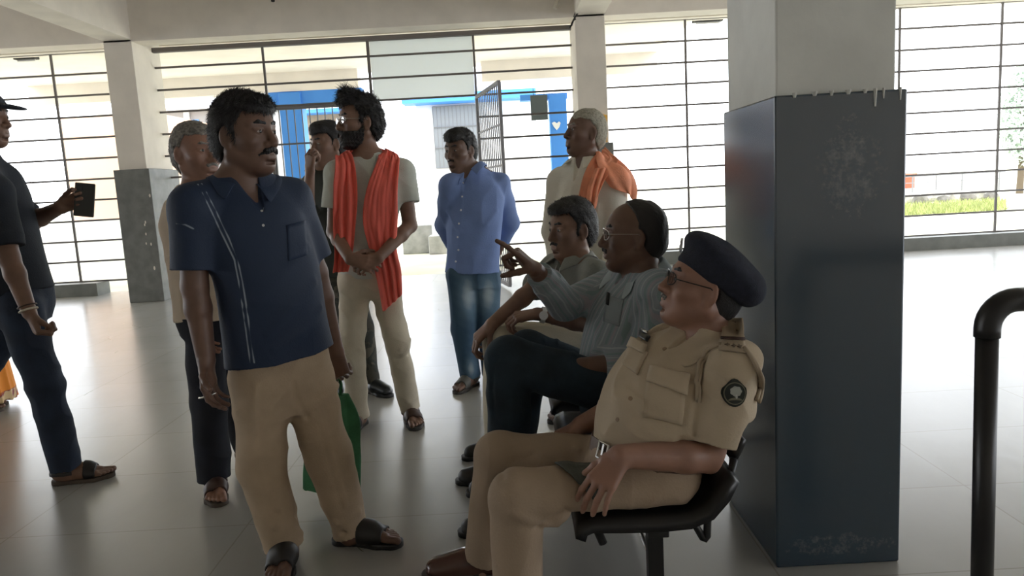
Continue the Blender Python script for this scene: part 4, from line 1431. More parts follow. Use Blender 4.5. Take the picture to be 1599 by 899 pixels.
# ---- police officer on the bench -------------------------------------------------------------
SEAT, SX = .366, .135
def officer():
    P = Fig('seated police officer in khaki uniform and navy beret, nearest on the bench', .004, SKM, A(1000, 730, 2.12), 'seated men')
    P.set(torso=ST((1005, 732, 2.12, .175, .15, .14, -55), (1016, 682, 2.13, .178, .168, .13, -55), (1036, 628, 2.14, .185, .168, .12, -55), (1062, 580, 2.16, .186, .135, .11, -54), (1082, 546, 2.18, .165, .10, .095, -52), (1094, 528, 2.19, .10, .08, .08, -52), (1098, 514, 2.18, .076, .070, .074, -52)),
          sh=two((1038, 550, 2.30), (1144, 574, 2.03)), el=two((978, 632, 2.40), (1112, 712, 1.985)), wr=two((908, 664, 2.38), (970, 712, 1.915)),
          hip=two((990, 722, 2.25), (1042, 764, 2.02)), kn=two((778, 712, 2.28), (808, 776, 1.96)), an=two((754, 904, 2.32), (806, 998, 1.97)),
          toe=(-92, -84), sole=(.025, .025), fs=1.0,
          hand=[dict(fwd=V(-.9, -.25, -.3), pn=V(-.2, -.1, -1), curl=(20, 25, 15)), dict(fwd=V(-.66, -.42, -.62), pn=V(.25, .72, -.64), curls=[(28, 22, 10), (26, 24, 12), (22, 24, 14), (16, 24, 14)], spread=7, thumb=(.75, .5, .35), tcurl=12, s=1.05)],
          H=headframe(A(1098, 451, 2.17), -93, 17, 0, 1.05), headopt=dict(jaw=1.12, cheek=1.15, nose=1.05))
    P.body(arm=1.22, neck=(.075, .07), bare=(False, False), seat=(SX, SEAT))
    KU = mat('uniform_khaki', (.46, .375, .27), .8, noise=.05, nscale=10, bump=.25, bscale=170)
    KD = mat('uniform_khaki_trim', (.37, .295, .21), .8, bump=.25, bscale=170)
    F = P.shirt('short', .84, r0=.080, r1=.086, amp=.009, fr=(17, 17, 17), seed=8, neckr=.078, vneck=((1060, 520), (1046, 545), .022), trap=.06)
    for a in ([(1060, 520), (1030, 580), (1005, 640)], [(1090, 600), (1075, 660), (1072, 700)]):
        F.disp.append(crease([hit(F, *p) for p in a], .006, .014))
    F.disp.append(crease([hit(F, 960, 620), hit(F, 1000, 665), hit(F, 1050, 690)], .007, .016))
    F.disp.append(crease([hit(F, 985, 600), hit(F, 1020, 640), hit(F, 1060, 660)], -.006, .014))
    F.disp.append(crease([hit(F, 1100, 560), hit(F, 1088, 620), hit(F, 1086, 675)], -.010, .010))
    F.add(seat_block(SX, SEAT + .003), .01, 's')
    c0 = P.torso[0][0] + (P.torso[1][0] - P.torso[0][0]) * .46; U = nrm(P.torso[1][0] - P.torso[0][0])
    FU = S(); FU.ops = list(F.ops); FU.disp = list(F.disp)
    FU.add(((lambda P_: np.where((P_[0] - F4(P.sh[1][0])) ** 2 + (P_[1] - F4(P.sh[1][1])) ** 2 < F4(.0), F4(-1), half(c0 - U * .012, -U)[0](P_)) - np.where(P_[0] > F4(P.sh[1][0] - .12), F4(1), F4(0)) * np.where(P_[1] < F4(P.sh[1][1] + .07), F4(1), F4(0))), None, None), .004, 'i')
    sh = P.garment('uniform_shirt', FU, KU, None, .0038)
    nb = P.torso[-1][0]; hp, MM, s = P.H
    collar('collar', nb + V(.004, 0, -.002), hp(-.025, 0, -.06) - nb, face(-58)[0], .083, P.obj, P.org, KU, openf=18, stand=.034, fall=.052, point=.035, drop=.055, F=F)
    # shoulder strap with embroidered bars
    ep = patch('shoulder_strap', F, [(1128, 500), (1158, 500), (1164, 553), (1124, 549)], KD, P.obj, P.org, .007, 8, .005)
    for q in ([(1127, 531), (1162, 533), (1162, 536), (1127, 534)],):
        patch('strap_bar', F, q, mat('dark_red_braid', (.06, .03, .022), .7), ep, P.org, .0115, 4, .003)
    star = mat('embroidery', (.14, .10, .07), .6)
    for cx, cy in ((1143, 508), (1145, 520), (1136, 543), (1145, 544), (1153, 545)):
        p = hit(F, cx, cy); g = grad(F, p, .012)
        x = nrm(np.cross(g, V(0, 0, 1))); y = np.cross(g, x)
        pts = [p + g * .011 + (x * math.cos(math.pi * k / 4) + y * math.sin(math.pi * k / 4)) * (.0075 if k % 2 == 0 else .003) for k in range(8)]
        MB().raw(pts + [q + g * .003 for q in pts], [tuple(range(8)), tuple(range(8, 16))] + [(k, (k + 1) % 8, 8 + (k + 1) % 8, 8 + k) for k in range(8)]).build('strap_star', star, ep, P.org)
    # shoulder patch: dark shield with a pale disc over a dark scroll
    p = hit(F, 1146, 614); g = grad(F, p, .015)
    up = nrm(V(.06, 0, 1) - g * (V(.06, 0, 1) @ g)); x = nrm(np.cross(up, g))
    def disc(name, cx, cz, shape, m, lift, par, n=28, th=.002):
        pts = []
        for k in range(n):
            t = 2 * math.pi * k / n
            rx, rz = shape(t)
            q = p + x * (cx + rx) + up * (cz + rz) + g * .02
            for _ in range(10):
                q = q - g * float(F(q[:, None].astype(F4))[0] - lift)
            pts.append(q)
        c = sum(pts) / n
        MB().raw([c] + pts + [c + g * th] + [q + g * th for q in pts], [(0, 1 + (k + 1) % n, 1 + k) for k in range(n)] + [(n + 1, n + 2 + k, n + 2 + (k + 1) % n) for k in range(n)] + [(1 + k, 1 + (k + 1) % n, n + 2 + (k + 1) % n, n + 2 + k) for k in range(n)]).build(name, m, par, P.org)
        return bpy.context.scene.collection.objects[-1]
    shield = lambda t: (.034 * math.cos(t) * (1 - .12 * max(0, -math.sin(t))), .036 * math.sin(t) + (.004 * math.cos(4 * t) if math.sin(t) > .3 else 0))
    pt = disc('arm_patch', 0, 0, shield, mat('patch_dark', (.022, .026, .022), .8), .004, P.obj)
    disc('patch_rim', 0, 0, lambda t: (.029 * math.cos(t), .030 * math.sin(t)), mat('patch_rim', (.20, .19, .13), .8), .0065, pt)
    disc('patch_field', 0, 0, lambda t: (.0265 * math.cos(t), .0275 * math.sin(t)), mat('patch_dark', (.022, .026, .022), .8), .0080, pt)
    disc('patch_tree', .002, .006, lambda t: ((.015 + .001 * math.cos(7 * t)) * math.cos(t), (.0135 + .001 * math.cos(7 * t)) * math.sin(t)), mat('patch_pale', (.36, .37, .33), .8), .0095, pt)
    disc('patch_trunk', .003, -.008, lambda t: (.003 * math.cos(t), .006 * math.sin(t)), mat('patch_pale2', (.45, .45, .42), .8), .0097, pt)
    disc('patch_scroll', 0, -.018, lambda t: (.019 * math.cos(t), .0035 * math.sin(t) - .004 * math.cos(t) ** 2 + .004), mat('patch_scroll', (.17, .16, .11), .8), .0095, pt)
    # lanyard round the shoulder
    def seat_on(pts, lift):
        pts = np.array(pts); return list(pushout(F, pts, lift))
    c1 = [hit(F, *q) for q in [(1128, 540), (1108, 548), (1092, 566), (1085, 596), (1086, 624)]]
    c2 = [hit(F, *q) for q in [(1160, 545), (1172, 560), (1181, 580), (1184, 604), (1178, 624)]]
    ln = MB()
    for c in (c1, c2):
        d = [c[0] + (c[-1] - c[0]) * 0] ; pts = seat_on([c[min(int(t), len(c) - 2)] + (c[min(int(t), len(c) - 2) + 1] - c[min(int(t), len(c) - 2)]) * (t - min(int(t), len(c) - 2)) for t in np.linspace(0, len(c) - 1, 22)], .006)
        ln.tube(pts, .0058, 8)
        ln.tube([q + V(.006, -.004, -.006) for q in pts], .0045, 8)
    ln.build('lanyard', KD, P.obj, P.org, smooth=True)
    # pockets, flaps, name plate, badge, placket, buttons
    pk = patch('breast_pocket', F, [(1012, 588), (1072, 596), (1066, 664), (1004, 650)], KU, P.obj, P.org, .005, 9, .007)
    patch('pocket_flap', F, [(1018, 574), (1078, 588), (1072, 612), (1046, 622), (1010, 596)][:2] + [(1073, 618), (1012, 598)], KU, pk, P.org, .013, 8, .006)
    buttons(F, P, [(1042, 606)], mat('brass_button', (.32, .22, .10), .35, metal=.8), .006)
    pk2 = patch('breast_pocket', F, [(984, 540), (1012, 552), (996, 586), (974, 570)], KU, P.obj, P.org, .005, 7, .007)
    patch('pocket_flap', F, [(990, 531), (1014, 543), (1008, 556), (984, 545)], KU, pk2, P.org, .013, 6, .006)
    patch('name_plate', F, [(1002, 520), (1018, 529), (1013, 537), (999, 529)], mat('black_plate', (.015, .014, .014), .3), P.obj, P.org, .010, 4, .004)
    patch('plate_edge', F, [(1004, 517), (1014, 523), (1012, 526), (1002, 520)], M_chrome, P.obj, P.org, .013, 3, .003)
    buttons(F, P, [(1038, 545), (1018, 575), (985, 622), (965, 655)], mat('khaki_button', (.25, .17, .10), .5), .0065)
    # belt and buckle
    BT = S().add(loft([(c + (P.torso[1][0] - P.torso[0][0]) * k, hw + .004, hf + .004, hb + .004, an) for (c, hw, hf, hb, an), k in ((P.torso[0], -.02), (P.torso[0], .55))]), .005)
    tr_ = P.trousers(hipst=[(P.torso[0][0] + (P.torso[1][0] - P.torso[0][0]) * k, P.torso[0][1] + g, P.torso[0][2] + g, P.torso[0][3] + g, -58) for k, g in ((-.9, -.03), (-.4, .004), (.1, .006), (.42, .006))],
                     rt=(.088, .088), rk=.076, rc_=.068, cut=(.82, .9), amp=.004, seed=11, fr=(16, 14, 16), k=.05, seat=(SX, SEAT + .003))
    for a, am in (([(840, 820), (880, 800), (905, 812)], -.008), ([(800, 800), (835, 815), (870, 822)], .008), ([(785, 745), (800, 720), (830, 710)], -.006), ([(960, 720), (935, 705), (900, 700)], .006)):
        tr_.disp.append(crease([hit(tr_, *q) for q in a], am, .012))
    P.garment('trousers', tr_, mat('uniform_trousers', (.34, .255, .18), .85, noise=.05, nscale=10, bump=.3, bscale=150))
    bw = MB()
    ring = []
    c0 = P.torso[0][0] + (P.torso[1][0] - P.torso[0][0]) * .46
    U = nrm(P.torso[1][0] - P.torso[0][0])
    f_, l_, u_ = face(-55)
    f_ = nrm(f_ - U * (f_ @ U)); l_ = np.cross(U, f_)
    BELT = S(); BELT.ops = list(F.ops)
    rr = []
    for k in range(48):
        t = 2 * math.pi * k / 48
        d = f_ * math.cos(t) + l_ * math.sin(t)
        q = c0 + d * .26
        for _ in range(14):
            q = q - d * float(min(.05, F(q[:, None].astype(F4))[0] - .004))
        rr.append((q, d))
    vs = []
    for q, d in rr:
        vs += [q - U * .02, q + U * .02, q + U * .02 + d * .004, q - U * .02 + d * .004]
    fs = []
    for k in range(48):
        a, b = k * 4, ((k + 1) % 48) * 4
        for j in range(4):
            fs.append((a + j, b + j, b + (j + 1) % 4, a + (j + 1) % 4))
    MB().raw(vs, fs).build('belt', mat('belt_brown', (.10, .055, .032), .45), P.obj, P.org)
    k = int(np.argmin([np.linalg.norm(q - A(948, 680, 2.05)) for q, d in rr]))
    for kk, nm in ((k, 'belt_buckle'), (k + 3, 'belt_buckle')):
        q, d = rr[kk % 48]; tq = nrm(np.cross(U, d))
        b = MB()
        b.tube([q + d * .008 + tq * .022 * sx + U * .023 * sy for sx, sy in ((-1, -1), (1, -1), (1, 1), (-1, 1), (-1, -1))], .0045, 8)
        b.obox(q + d * .007, (tq, U, d), (.004, .02, .003))
        b.build(nm, M_chrome, P.obj, P.org)
    # beret with badge
    NV = mat('beret_navy', (.010, .013, .026), .85, bump=.5, bscale=300, noise=.2, nscale=60)
    Bt = S()
    Bt.add(ell(hp(-.012, 0, .050), MM, (.112, .092, .072)), .01)
    f2 = nrm(MM[0] * .9 + MM[2] * .43); u2 = nrm(MM[2] * .9 - MM[0] * .43)
    Bt.add(ell(hp(-.035, 0, .080), np.stack([f2, MM[1], u2]), (.138, .106, .058)), .03)
    Bt.add(ell(hp(-.105, 0, .030), np.stack([f2, MM[1], u2]), (.062, .088, .055)), .03)
    Bt.add(ell(hp(-.06, 0, .01), MM, (.062, .082, .06)), .02)
    Bt.add(half(hp(.09, 0, .062), -(MM[2] * .93 - MM[0] * .37)), .012, 'i')
    Bt.disp.append(folds(.003, (20, 20, 20), 5))
    br = cap_face('beret', P, Bt, NV)
    MBn = MB()
    p = hit(Bt, 1064, 384, 1.5, 3); g = grad(Bt, p, .012)
    up = nrm(V(.1, 0, 1) - g * (V(.1, 0, 1) @ g)); x = nrm(np.cross(up, g))
    n = 16
    for (cx, cz, rx, rz, th) in ((0, -.004, .011, .015, .004), (0, .017, .0035, .007, .004), (0, .013, .007, .0025, .005)):
        pts = [p + x * (cx + rx * math.cos(2 * math.pi * k / n)) + up * (cz + rz * math.sin(2 * math.pi * k / n)) for k in range(n)]
        MBn.raw([q - g * .003 for q in pts] + [q + g * th for q in pts], [tuple(reversed(range(n))), tuple(range(n, 2 * n))] + [(k, (k + 1) % n, n + (k + 1) % n, n + k) for k in range(n)])
    bd = MBn.build('cap_badge', mat('badge_silver', (.8, .8, .82), .3, metal=.7), br, P.org)
    pts = [p + g * .0045 + x * .005 * math.cos(2 * math.pi * k / n) + up * (-.004 + .008 * math.sin(2 * math.pi * k / n)) for k in range(n)]
    MB().raw(pts + [q + g * .001 for q in pts], [tuple(range(n)), tuple(range(n, 2 * n))] + [(k, (k + 1) % n, n + (k + 1) % n, n + k) for k in range(n)]).build('badge_centre', mat('badge_blue', (.12, .14, .28), .4), bd, P.org)
    hs = hair_shape(P.H, top=.0, hl=.2, side=-.004, thick=.0, amp=.001, nape=.07)
    cap_face('hair', P, hs, HRB, .004, 2500, .006)
    eye_pair(P.H, P.obj, P.org, WHT, IRI); brow_pair(P.H, P.obj, P.org, HRB)
    moustache(P.H, P.obj, P.org, HRG, .006, .024)
    glasses(P.H, P.obj, P.org, FRM, GLS, .025, .72, .0016)
    LE = mat('shoe_brown', (.075, .03, .022), .22, coat=.4)
    make_footwear('shoe', 'shoe', P.an[0], -92, False, P.obj, P.org, .004, LE, SOLE, 0, 1.02)
    make_footwear('shoe', 'shoe', P.an[1], -84, True, P.obj, P.org, .004, LE, SOLE, 0, 1.02)
    # folded grey-green cloth lying on the near thigh
    org = A(905, 735, 1.97)
    path = [A(962, 724, 2.0), A(935, 722, 1.99), A(905, 724, 1.97), A(878, 722, 1.96)]
    vs = []
    nu, nv = 14, 12
    for i in range(nu):
        for j in range(nv):
            a, b = i / (nu - 1), j / (nv - 1)
            px = (866 + 42 * b) * (1 - a) + (952 - 8 * b) * a
            py = 728 + (8 + 50 * (1 - abs(2 * a - 1.1) * .5)) * b
            q = hit(tr_, px, py, 1.6, 2.6); vs.append(q + grad(tr_, q, .012) * (.012 + .004 * math.sin(8 * a + 3 * b)))
    vs = list(pushout(tr_, vs, .011))
    o = mesh_np('folded_cloth', np.array(vs), grid_faces(nu, nv), mat('grey_green_cloth', (.085, .09, .075), .9, bump=.4, bscale=140, noise=.15, nscale=20), None, org)
    o.modifiers.new('solid', 'SOLIDIFY').thickness = .004
    tag(o, 'grey-green folded cloth lying across the police officer\'s thigh', 'cloth')


# ---- man in the striped shirt pointing -------------------------------------------------------
def pointer():
    P = Fig('seated balding man in striped shirt and glasses pointing with raised finger', .0042, SKD, A(970, 590, 2.7), 'seated men')
    P.set(torso=ST((966, 605, 2.70, .17, .15, .14, -66), (972, 552, 2.70, .166, .155, .135, -66), (983, 500, 2.70, .17, .138, .125, -66), (995, 458, 2.70, .172, .11, .11, -66), (1001, 434, 2.70, .13, .085, .09, -66), (1001, 414, 2.70, .074, .066, .07, -66)),
          sh=two((966, 444, 2.86), (1028, 456, 2.53)), el=two((882, 474, 2.76), (1016, 566, 2.56)), wr=two((836, 421, 2.58), (900, 572, 2.55)),
          hip=two((952, 602, 2.84), (978, 614, 2.60)), kn=two((826, 548, 2.90), (795, 562, 2.56)), an=two((800, 752, 2.96), (794, 770, 2.60)),
          toe=(-95, -92), sole=(.025, .025),
          hand=[dict(fwd=V(-.66, -.25, .72), pn=V(-.70, .1, -.6), curls=[(4, 6, 4), (70, 85, 50), (75, 88, 55), (78, 90, 55)], spread=3, thumb=(.55, .12, .8), tcurl=45, s=1.05), dict(fwd=V(-1, .05, .05), pn=V(-.1, .3, -1), curl=(30, 40, 25))],
          H=headframe(A(990, 369, 2.69), -91, 2, 0, 1.05), headopt=dict(jaw=1.06, cheek=1.05, nose=1.1))
    P.body(arm=1.1, neck=(.068, .062), bare=(False, False), seat=(SX, SEAT))
    F = P.shirt('long', .62, r0=.074, r1=.060, cuff=.052, amp=.006, fr=(18, 18, 12), seed=21, neckr=.07, vneck=((970, 420), (962, 440), .022))
    # right sleeve reaches nearly to the wrist, left is turned up
    F.add(rc(P.el[0], P.el[0] + (P.wr[0] - P.el[0]) * .86, .056, .046, flat=True), .02)
    for a, am in (([(1000, 470), (985, 510), (965, 545)], -.010), ([(985, 470), (975, 520)], .006), ([(870, 440), (880, 470), (905, 480)], .007), ([(1020, 480), (1008, 530)], .006), ([(930, 500), (935, 545)], .006)):
        F.disp.append(crease([hit(F, *q) for q in a], am, .014))
    C = P.torso[2][0]; l_ = face(-66)[1]; f_ = face(-66)[0]
    ua, fa = nrm(P.el[0] - P.sh[0]), nrm(P.wr[0] - P.el[0])
    def pat(Pt):
        t = (Pt[0] - C[0]) * l_[0] + (Pt[1] - C[1]) * l_[1] + .35 * ((Pt[0] - C[0]) * f_[0] + (Pt[1] - C[1]) * f_[1])
        m = rc(P.sh[0] + (P.el[0] - P.sh[0]) * .35, P.wr[0], 0)
        d1 = rc(P.sh[0] + (P.el[0] - P.sh[0]) * .25, P.el[0], .075, .06)[0](Pt); d2 = rc(P.el[0], P.wr[0], .07)[0](Pt)
        d3 = rc(P.el[1], P.wr[1], .07)[0](Pt)
        arm = (Pt[2] - P.el[0][2]) * .8 + (Pt[1] - P.el[0][1]) * .5 + (Pt[0]) * .5
        t = np.where(np.minimum(d1, d2) < .0, arm, t)
        t = np.where(d3 < 0, (Pt[2]) , t)
        return t + 1
    c0, c1, c2, c3 = (.27, .31, .34), (.38, .42, .45), (.21, .29, .29), (.33, .31, .34)
    M = attr_mat('striped_cotton', c0, [(0, c0), (.12, c1), (.2, c0), (.36, c2), (.48, c0), (.55, c3), (.64, c0), (.70, c1), (.74, c0), (.86, c2), (.94, c0)], .8, period=.058, bump=.3)
    P.garment('striped_shirt', F, M, {'pat': pat}, .004)
    nb = P.torso[-1][0]; hp, MM, s = P.H
    collar('collar', nb + V(0, 0, -.004), hp(-.02, 0, -.05) - nb + V(.0, 0, .05), face(-70)[0], .075, P.obj, P.org, mat('stripe_collar', (.36, .42, .44), .8, bump=.3, bscale=160), openf=26, stand=.03, fall=.05, point=.035, drop=.04, F=F)
    patch('shirt_pocket', F, [(948, 462), (975, 468), (968, 510), (943, 502)], mat('stripe_pocket', (.27, .31, .33), .8, bump=.3, bscale=160), P.obj, P.org, .004, 7, .003)
    pn_ = patch('pen', F, [(951, 458), (954, 459), (952, 478), (949, 477)], BLK, P.obj, P.org, .009, 3, .006)
    JN = mat('dark_denim', (.012, .026, .040), .85, noise=.35, nscale=9, bump=.35, bscale=200)
    T = P.trousers(hipst=ST((962, 650, 2.71, .15, .13, .13, -70), (964, 605, 2.71, .17, .145, .14, -70), (967, 570, 2.70, .165, .14, .135, -70)), rt=.095, rk=.082, rc_=.075, cut=(.86, .88), amp=.005, seed=22, fr=(18, 16, 16), k=.05, seat=(SX, SEAT + .003))
    for a in ([(870, 530), (880, 560), (870, 590)], [(885, 527), (897, 555)], [(850, 530), (862, 555)], [(902, 525), (912, 545)]):
        T.disp.append(crease([hit(T, *q) for q in a], .006, .009))
    T.disp.append(crease([hit(T, 775, 560), hit(T, 768, 610), hit(T, 772, 650)], -.006, .012))
    P.garment('jeans', T, JN)
    hs = hair_shape(P.H, top=.004, hl=.02, side=-.015, thick=.004, amp=.0012, crown=-.004, nape=.085)
    cap_face('hair', P, hs, mat('hair_dark_thin', (.022, .020, .020), .6, bump=.5, bscale=220), .004, 5000, .008, .0007, .25)
    eye_pair(P.H, P.obj, P.org, WHT, IRI); brow_pair(P.H, P.obj, P.org, HRB)
    moustache(P.H, P.obj, P.org, HRB, .007, .026)
    glasses(P.H, P.obj, P.org, FRG, GLS, .024, .75, .0013)
    make_footwear('shoe', 'shoe', P.an[0], -95, False, P.obj, P.org, .004, BLK, BLK)
    make_footwear('shoe', 'shoe', P.an[1], -92, True, P.obj, P.org, .004, BLK, BLK)


# ---- seated man in the grey shirt ------------------------------------------------------------
def grey_sitter():
    P = Fig('seated young man in grey shirt with white watch, farthest on the bench', .0045, SKB, A(905, 535, 3.25), 'seated men')
    P.set(torso=ST((908, 536, 3.27, .165, .13, .13, -58), (906, 492, 3.26, .158, .125, .125, -58), (903, 452, 3.24, .166, .12, .12, -58), (899, 424, 3.22, .168, .10, .105, -58), (897, 408, 3.21, .12, .08, .09, -58), (895, 394, 3.20, .07, .062, .068, -58)),
          sh=two((868, 422, 3.34), (930, 431, 3.06)), el=two((836, 448, 3.14), (922, 506, 2.99)), wr=two((768, 506, 3.03), (840, 490, 2.97)),
          hip=two((890, 534, 3.36), (922, 540, 3.14)), kn=two((800, 528, 3.36), (782, 538, 3.06)), an=two((785, 705, 3.38), (780, 722, 3.10)),
          toe=(-95, -88), sole=(.025, .025),
          hand=[dict(fwd=V(-.72, -.1, -.62), pn=V(.5, .3, -.7), curls=[(30, 45, 25), (35, 45, 25), (38, 45, 25), (40, 45, 25)], spread=5, thumb=(.7, .4, .5)), dict(fwd=V(-1, .05, -.1), pn=V(0, .3, -1), curl=(35, 60, 35))],
          H=headframe(A(893, 359, 3.20), -60, -3, 0, 1.0))
    P.body(bare=(False, False), seat=(SX, SEAT))
    F = P.shirt('short', .92, r0=.066, r1=.062, amp=.005, fr=(22, 22, 14), seed=31, vneck=((882, 402), (872, 428), .024))
    # far sleeve goes on to the elbow
    F.add(rc(P.sh[0], P.sh[0] + (P.el[0] - P.sh[0]) * .98, .066, .058, flat=True), .03)
    M = mat('grey_shirt', (.23, .235, .21), .85, noise=.1, nscale=12, bump=.3, bscale=150)
    P.garment('shirt', F, M)
    nb = P.torso[-1][0]; hp, MM, s = P.H
    collar('collar', nb + V(0, 0, -.004), hp(-.02, 0, -.05) - nb + V(0, 0, .05), face(-58)[0], .07, P.obj, P.org, M, openf=26, stand=.028, fall=.045, point=.03, drop=.04, F=F)
    # white drawn cords of an earphone lead on the chest
    c = MB()
    for q in ([(870, 415), (862, 435), (855, 452), (858, 470)], [(876, 418), (868, 440), (866, 462)], [(864, 428), (850, 444), (848, 458)]):
        c.tube([hit(F, *a) + grad(F, hit(F, *a)) * .004 for a in q], .003, 6)
    c.build('earphone_lead', mat('white_lead', (.6, .6, .58), .5), P.obj, P.org)
    T = P.trousers(hipst=ST((905, 600, 3.27, .15, .12, .12, -70), (905, 532, 3.27, .165, .135, .13, -70), (904, 510, 3.27, .16, .13, .125, -70)), rt=.09, rk=.078, rc_=.065, cut=(.9, .9), amp=.005, seed=33, k=.05, seat=(SX, SEAT + .003))
    P.garment('trousers', T, mat('cream_cotton', (.62, .57, .45), .85, noise=.05, nscale=10, bump=.3, bscale=150))
    cap_face('hair', P, hair_shape(P.H, top=.022, hl=.072, side=.024, thick=.009, amp=.0012, seed=6, front=.004), HRB, .0045)
    eye_pair(P.H, P.obj, P.org, WHT, IRI); brow_pair(P.H, P.obj, P.org, HRB); moustache(P.H, P.obj, P.org, HRB, .006, .025)
    d = nrm(P.wr[1] - P.el[1]); c = P.wr[1] - d * .022
    wt_ = MB().tube([c - d * .009, c + d * .009], .034, 20).build('watch', mat('white_strap', (.72, .72, .70), .4), P.obj, P.org, smooth=False)
    MB().tube([c + V(0, -.033, .004), c + V(0, -.041, .005)], .018, 18).build('watch_face', mat('watch_face', (.85, .85, .85), .3), wt_, P.org)
    make_footwear('shoe', 'shoe', P.an[0], -95, False, P.obj, P.org, .005, BLK, BLK)
    make_footwear('shoe', 'shoe', P.an[1], -88, True, P.obj, P.org, .005, BLK, BLK)


# ---- old man with the orange cloth -----------------------------------------------------------
def old_man():
    P = Fig('white-haired old man in pale kurta with orange cloth over one shoulder', .0048, SKD, A(915, 660, 3.9), 'standing men')
    z = lambda p, zz: V(p[0], p[1], zz)
    P.set(torso=ST((908, 470, 3.92, .185, .13, .13, -42), (909, 400, 3.92, .178, .125, .125, -42), (912, 345, 3.91, .174, .125, .12, -42), (914, 300, 3.90, .178, .115, .11, -42), (915, 272, 3.90, .15, .09, .095, -42), (915, 257, 3.90, .09, .07, .08, -42), (914, 246, 3.90, .068, .06, .066, -42)),
          sh=two((876, 284, 4.00), (957, 288, 3.78)), el=two((864, 362, 4.02), (966, 366, 3.76)), wr=two((872, 430, 3.94), (952, 438, 3.70)),
          hip=two((890, 460, 3.96), (930, 462, 3.88)), kn=two((890, 555, 3.95), (928, 558, 3.86)), an=two((890, 638, 3.98), (928, 644, 3.90)),
          toe=(-40, -35), sole=(.02, .02),
          hand=[dict(fwd=V(.1, -.1, -1), pn=V(1, .2, 0), curl=(20, 30, 20)), dict(fwd=V(-.1, -.1, -1), pn=V(-1, .2, 0), curl=(20, 30, 20))],
          H=headframe(A(914, 208, 3.90), -70, 6, 0, .98))
    P.body(neck=(.056, .052))
    F = P.shirt('long', .9, r0=.07, r1=.062, cuff=.052, amp=.006, fr=(20, 20, 9), seed=41, vneck=((902, 250), (897, 284), .026))
    KU = mat('pale_kurta', (.76, .73, .64), .85, noise=.06, nscale=8, bump=.3, bscale=140)
    P.garment('kurta', F, KU)
    nb = P.torso[-1][0]; hp, MM, s = P.H
    collar('collar', nb + V(0, 0, -.002), hp(-.02, 0, -.05) - nb + V(0, 0, .05), face(-45)[0], .068, P.obj, P.org, KU, openf=30, stand=.026, fall=.036, point=.02, drop=.03, F=F)
    T = P.trousers(hipst=ST((908, 478, 3.93, .16, .12, .12, -42), (908, 450, 3.93, .165, .12, .12, -42), (908, 430, 3.93, .16, .12, .12, -42)), rt=.09, rk=.08, rc_=.08, amp=.005, seed=43)
    P.garment('trousers', T, mat('white_cotton', (.6, .57, .5), .85, bump=.3, bscale=140))
    ORG = mat('orange_cloth', (.86, .33, .19), .85, noise=.12, nscale=14, bump=.4, bscale=150)
    # the cloth: round the back of the neck, over the near shoulder, hanging in front
    p = [A(938, 238, 3.99), A(947, 243, 3.93), A(945, 252, 3.82), A(930, 275, 3.72), A(918, 310, 3.70), A(913, 335, 3.70), A(911, 352, 3.70)]
    w_ = [V(.03, .05, .03), V(.03, .04, .01), V(.065, -.01, -.01), V(.055, -.02, -.01), V(.045, -.02, 0), V(.04, -.01, 0), V(.04, -.01, 0)]
    ribbon('shoulder_cloth', p, w_, P.obj, P.org, ORG, F, .010, 14, .007, 3, .005, 3)
    p = [A(942, 240, 3.92), A(958, 258, 3.80), A(968, 282, 3.74), A(974, 304, 3.74)]
    w_ = [V(-.05, -.06, .0), V(-.09, -.06, .02), V(-.09, -.02, .035), V(-.06, .0, .045)]
    ribbon('shoulder_fold', p, w_, P.obj, P.org, ORG, F, .016, 16, .006, 3, .005, 8)
    p = [A(937, 262, 3.70), A(928, 290, 3.68), A(924, 318, 3.68), A(922, 326, 3.68)]
    w_ = [V(.03, 0, 0), V(.03, 0, 0), V(.028, 0, 0), V(.026, 0, 0)]
    ribbon('cloth_tail', p, w_, P.obj, P.org, ORG, F, .022, 10, .008, 2, .005, 18)
    cap_face('hair', P, hair_shape(P.H, top=.008, hl=.058, side=-.005, thick=.006, amp=.0015, nape=.085), HRW, .0045, 3500, .004, .0007, .4)
    eye_pair(P.H, P.obj, P.org, WHT, IRI); brow_pair(P.H, P.obj, P.org, HRG)
    for i, a in ((0, -40), (1, -35)):
        make_footwear('sandal', 'sandal', P.an[i], a, i == 1, P.obj, P.org, .005, BRN, SOLE)


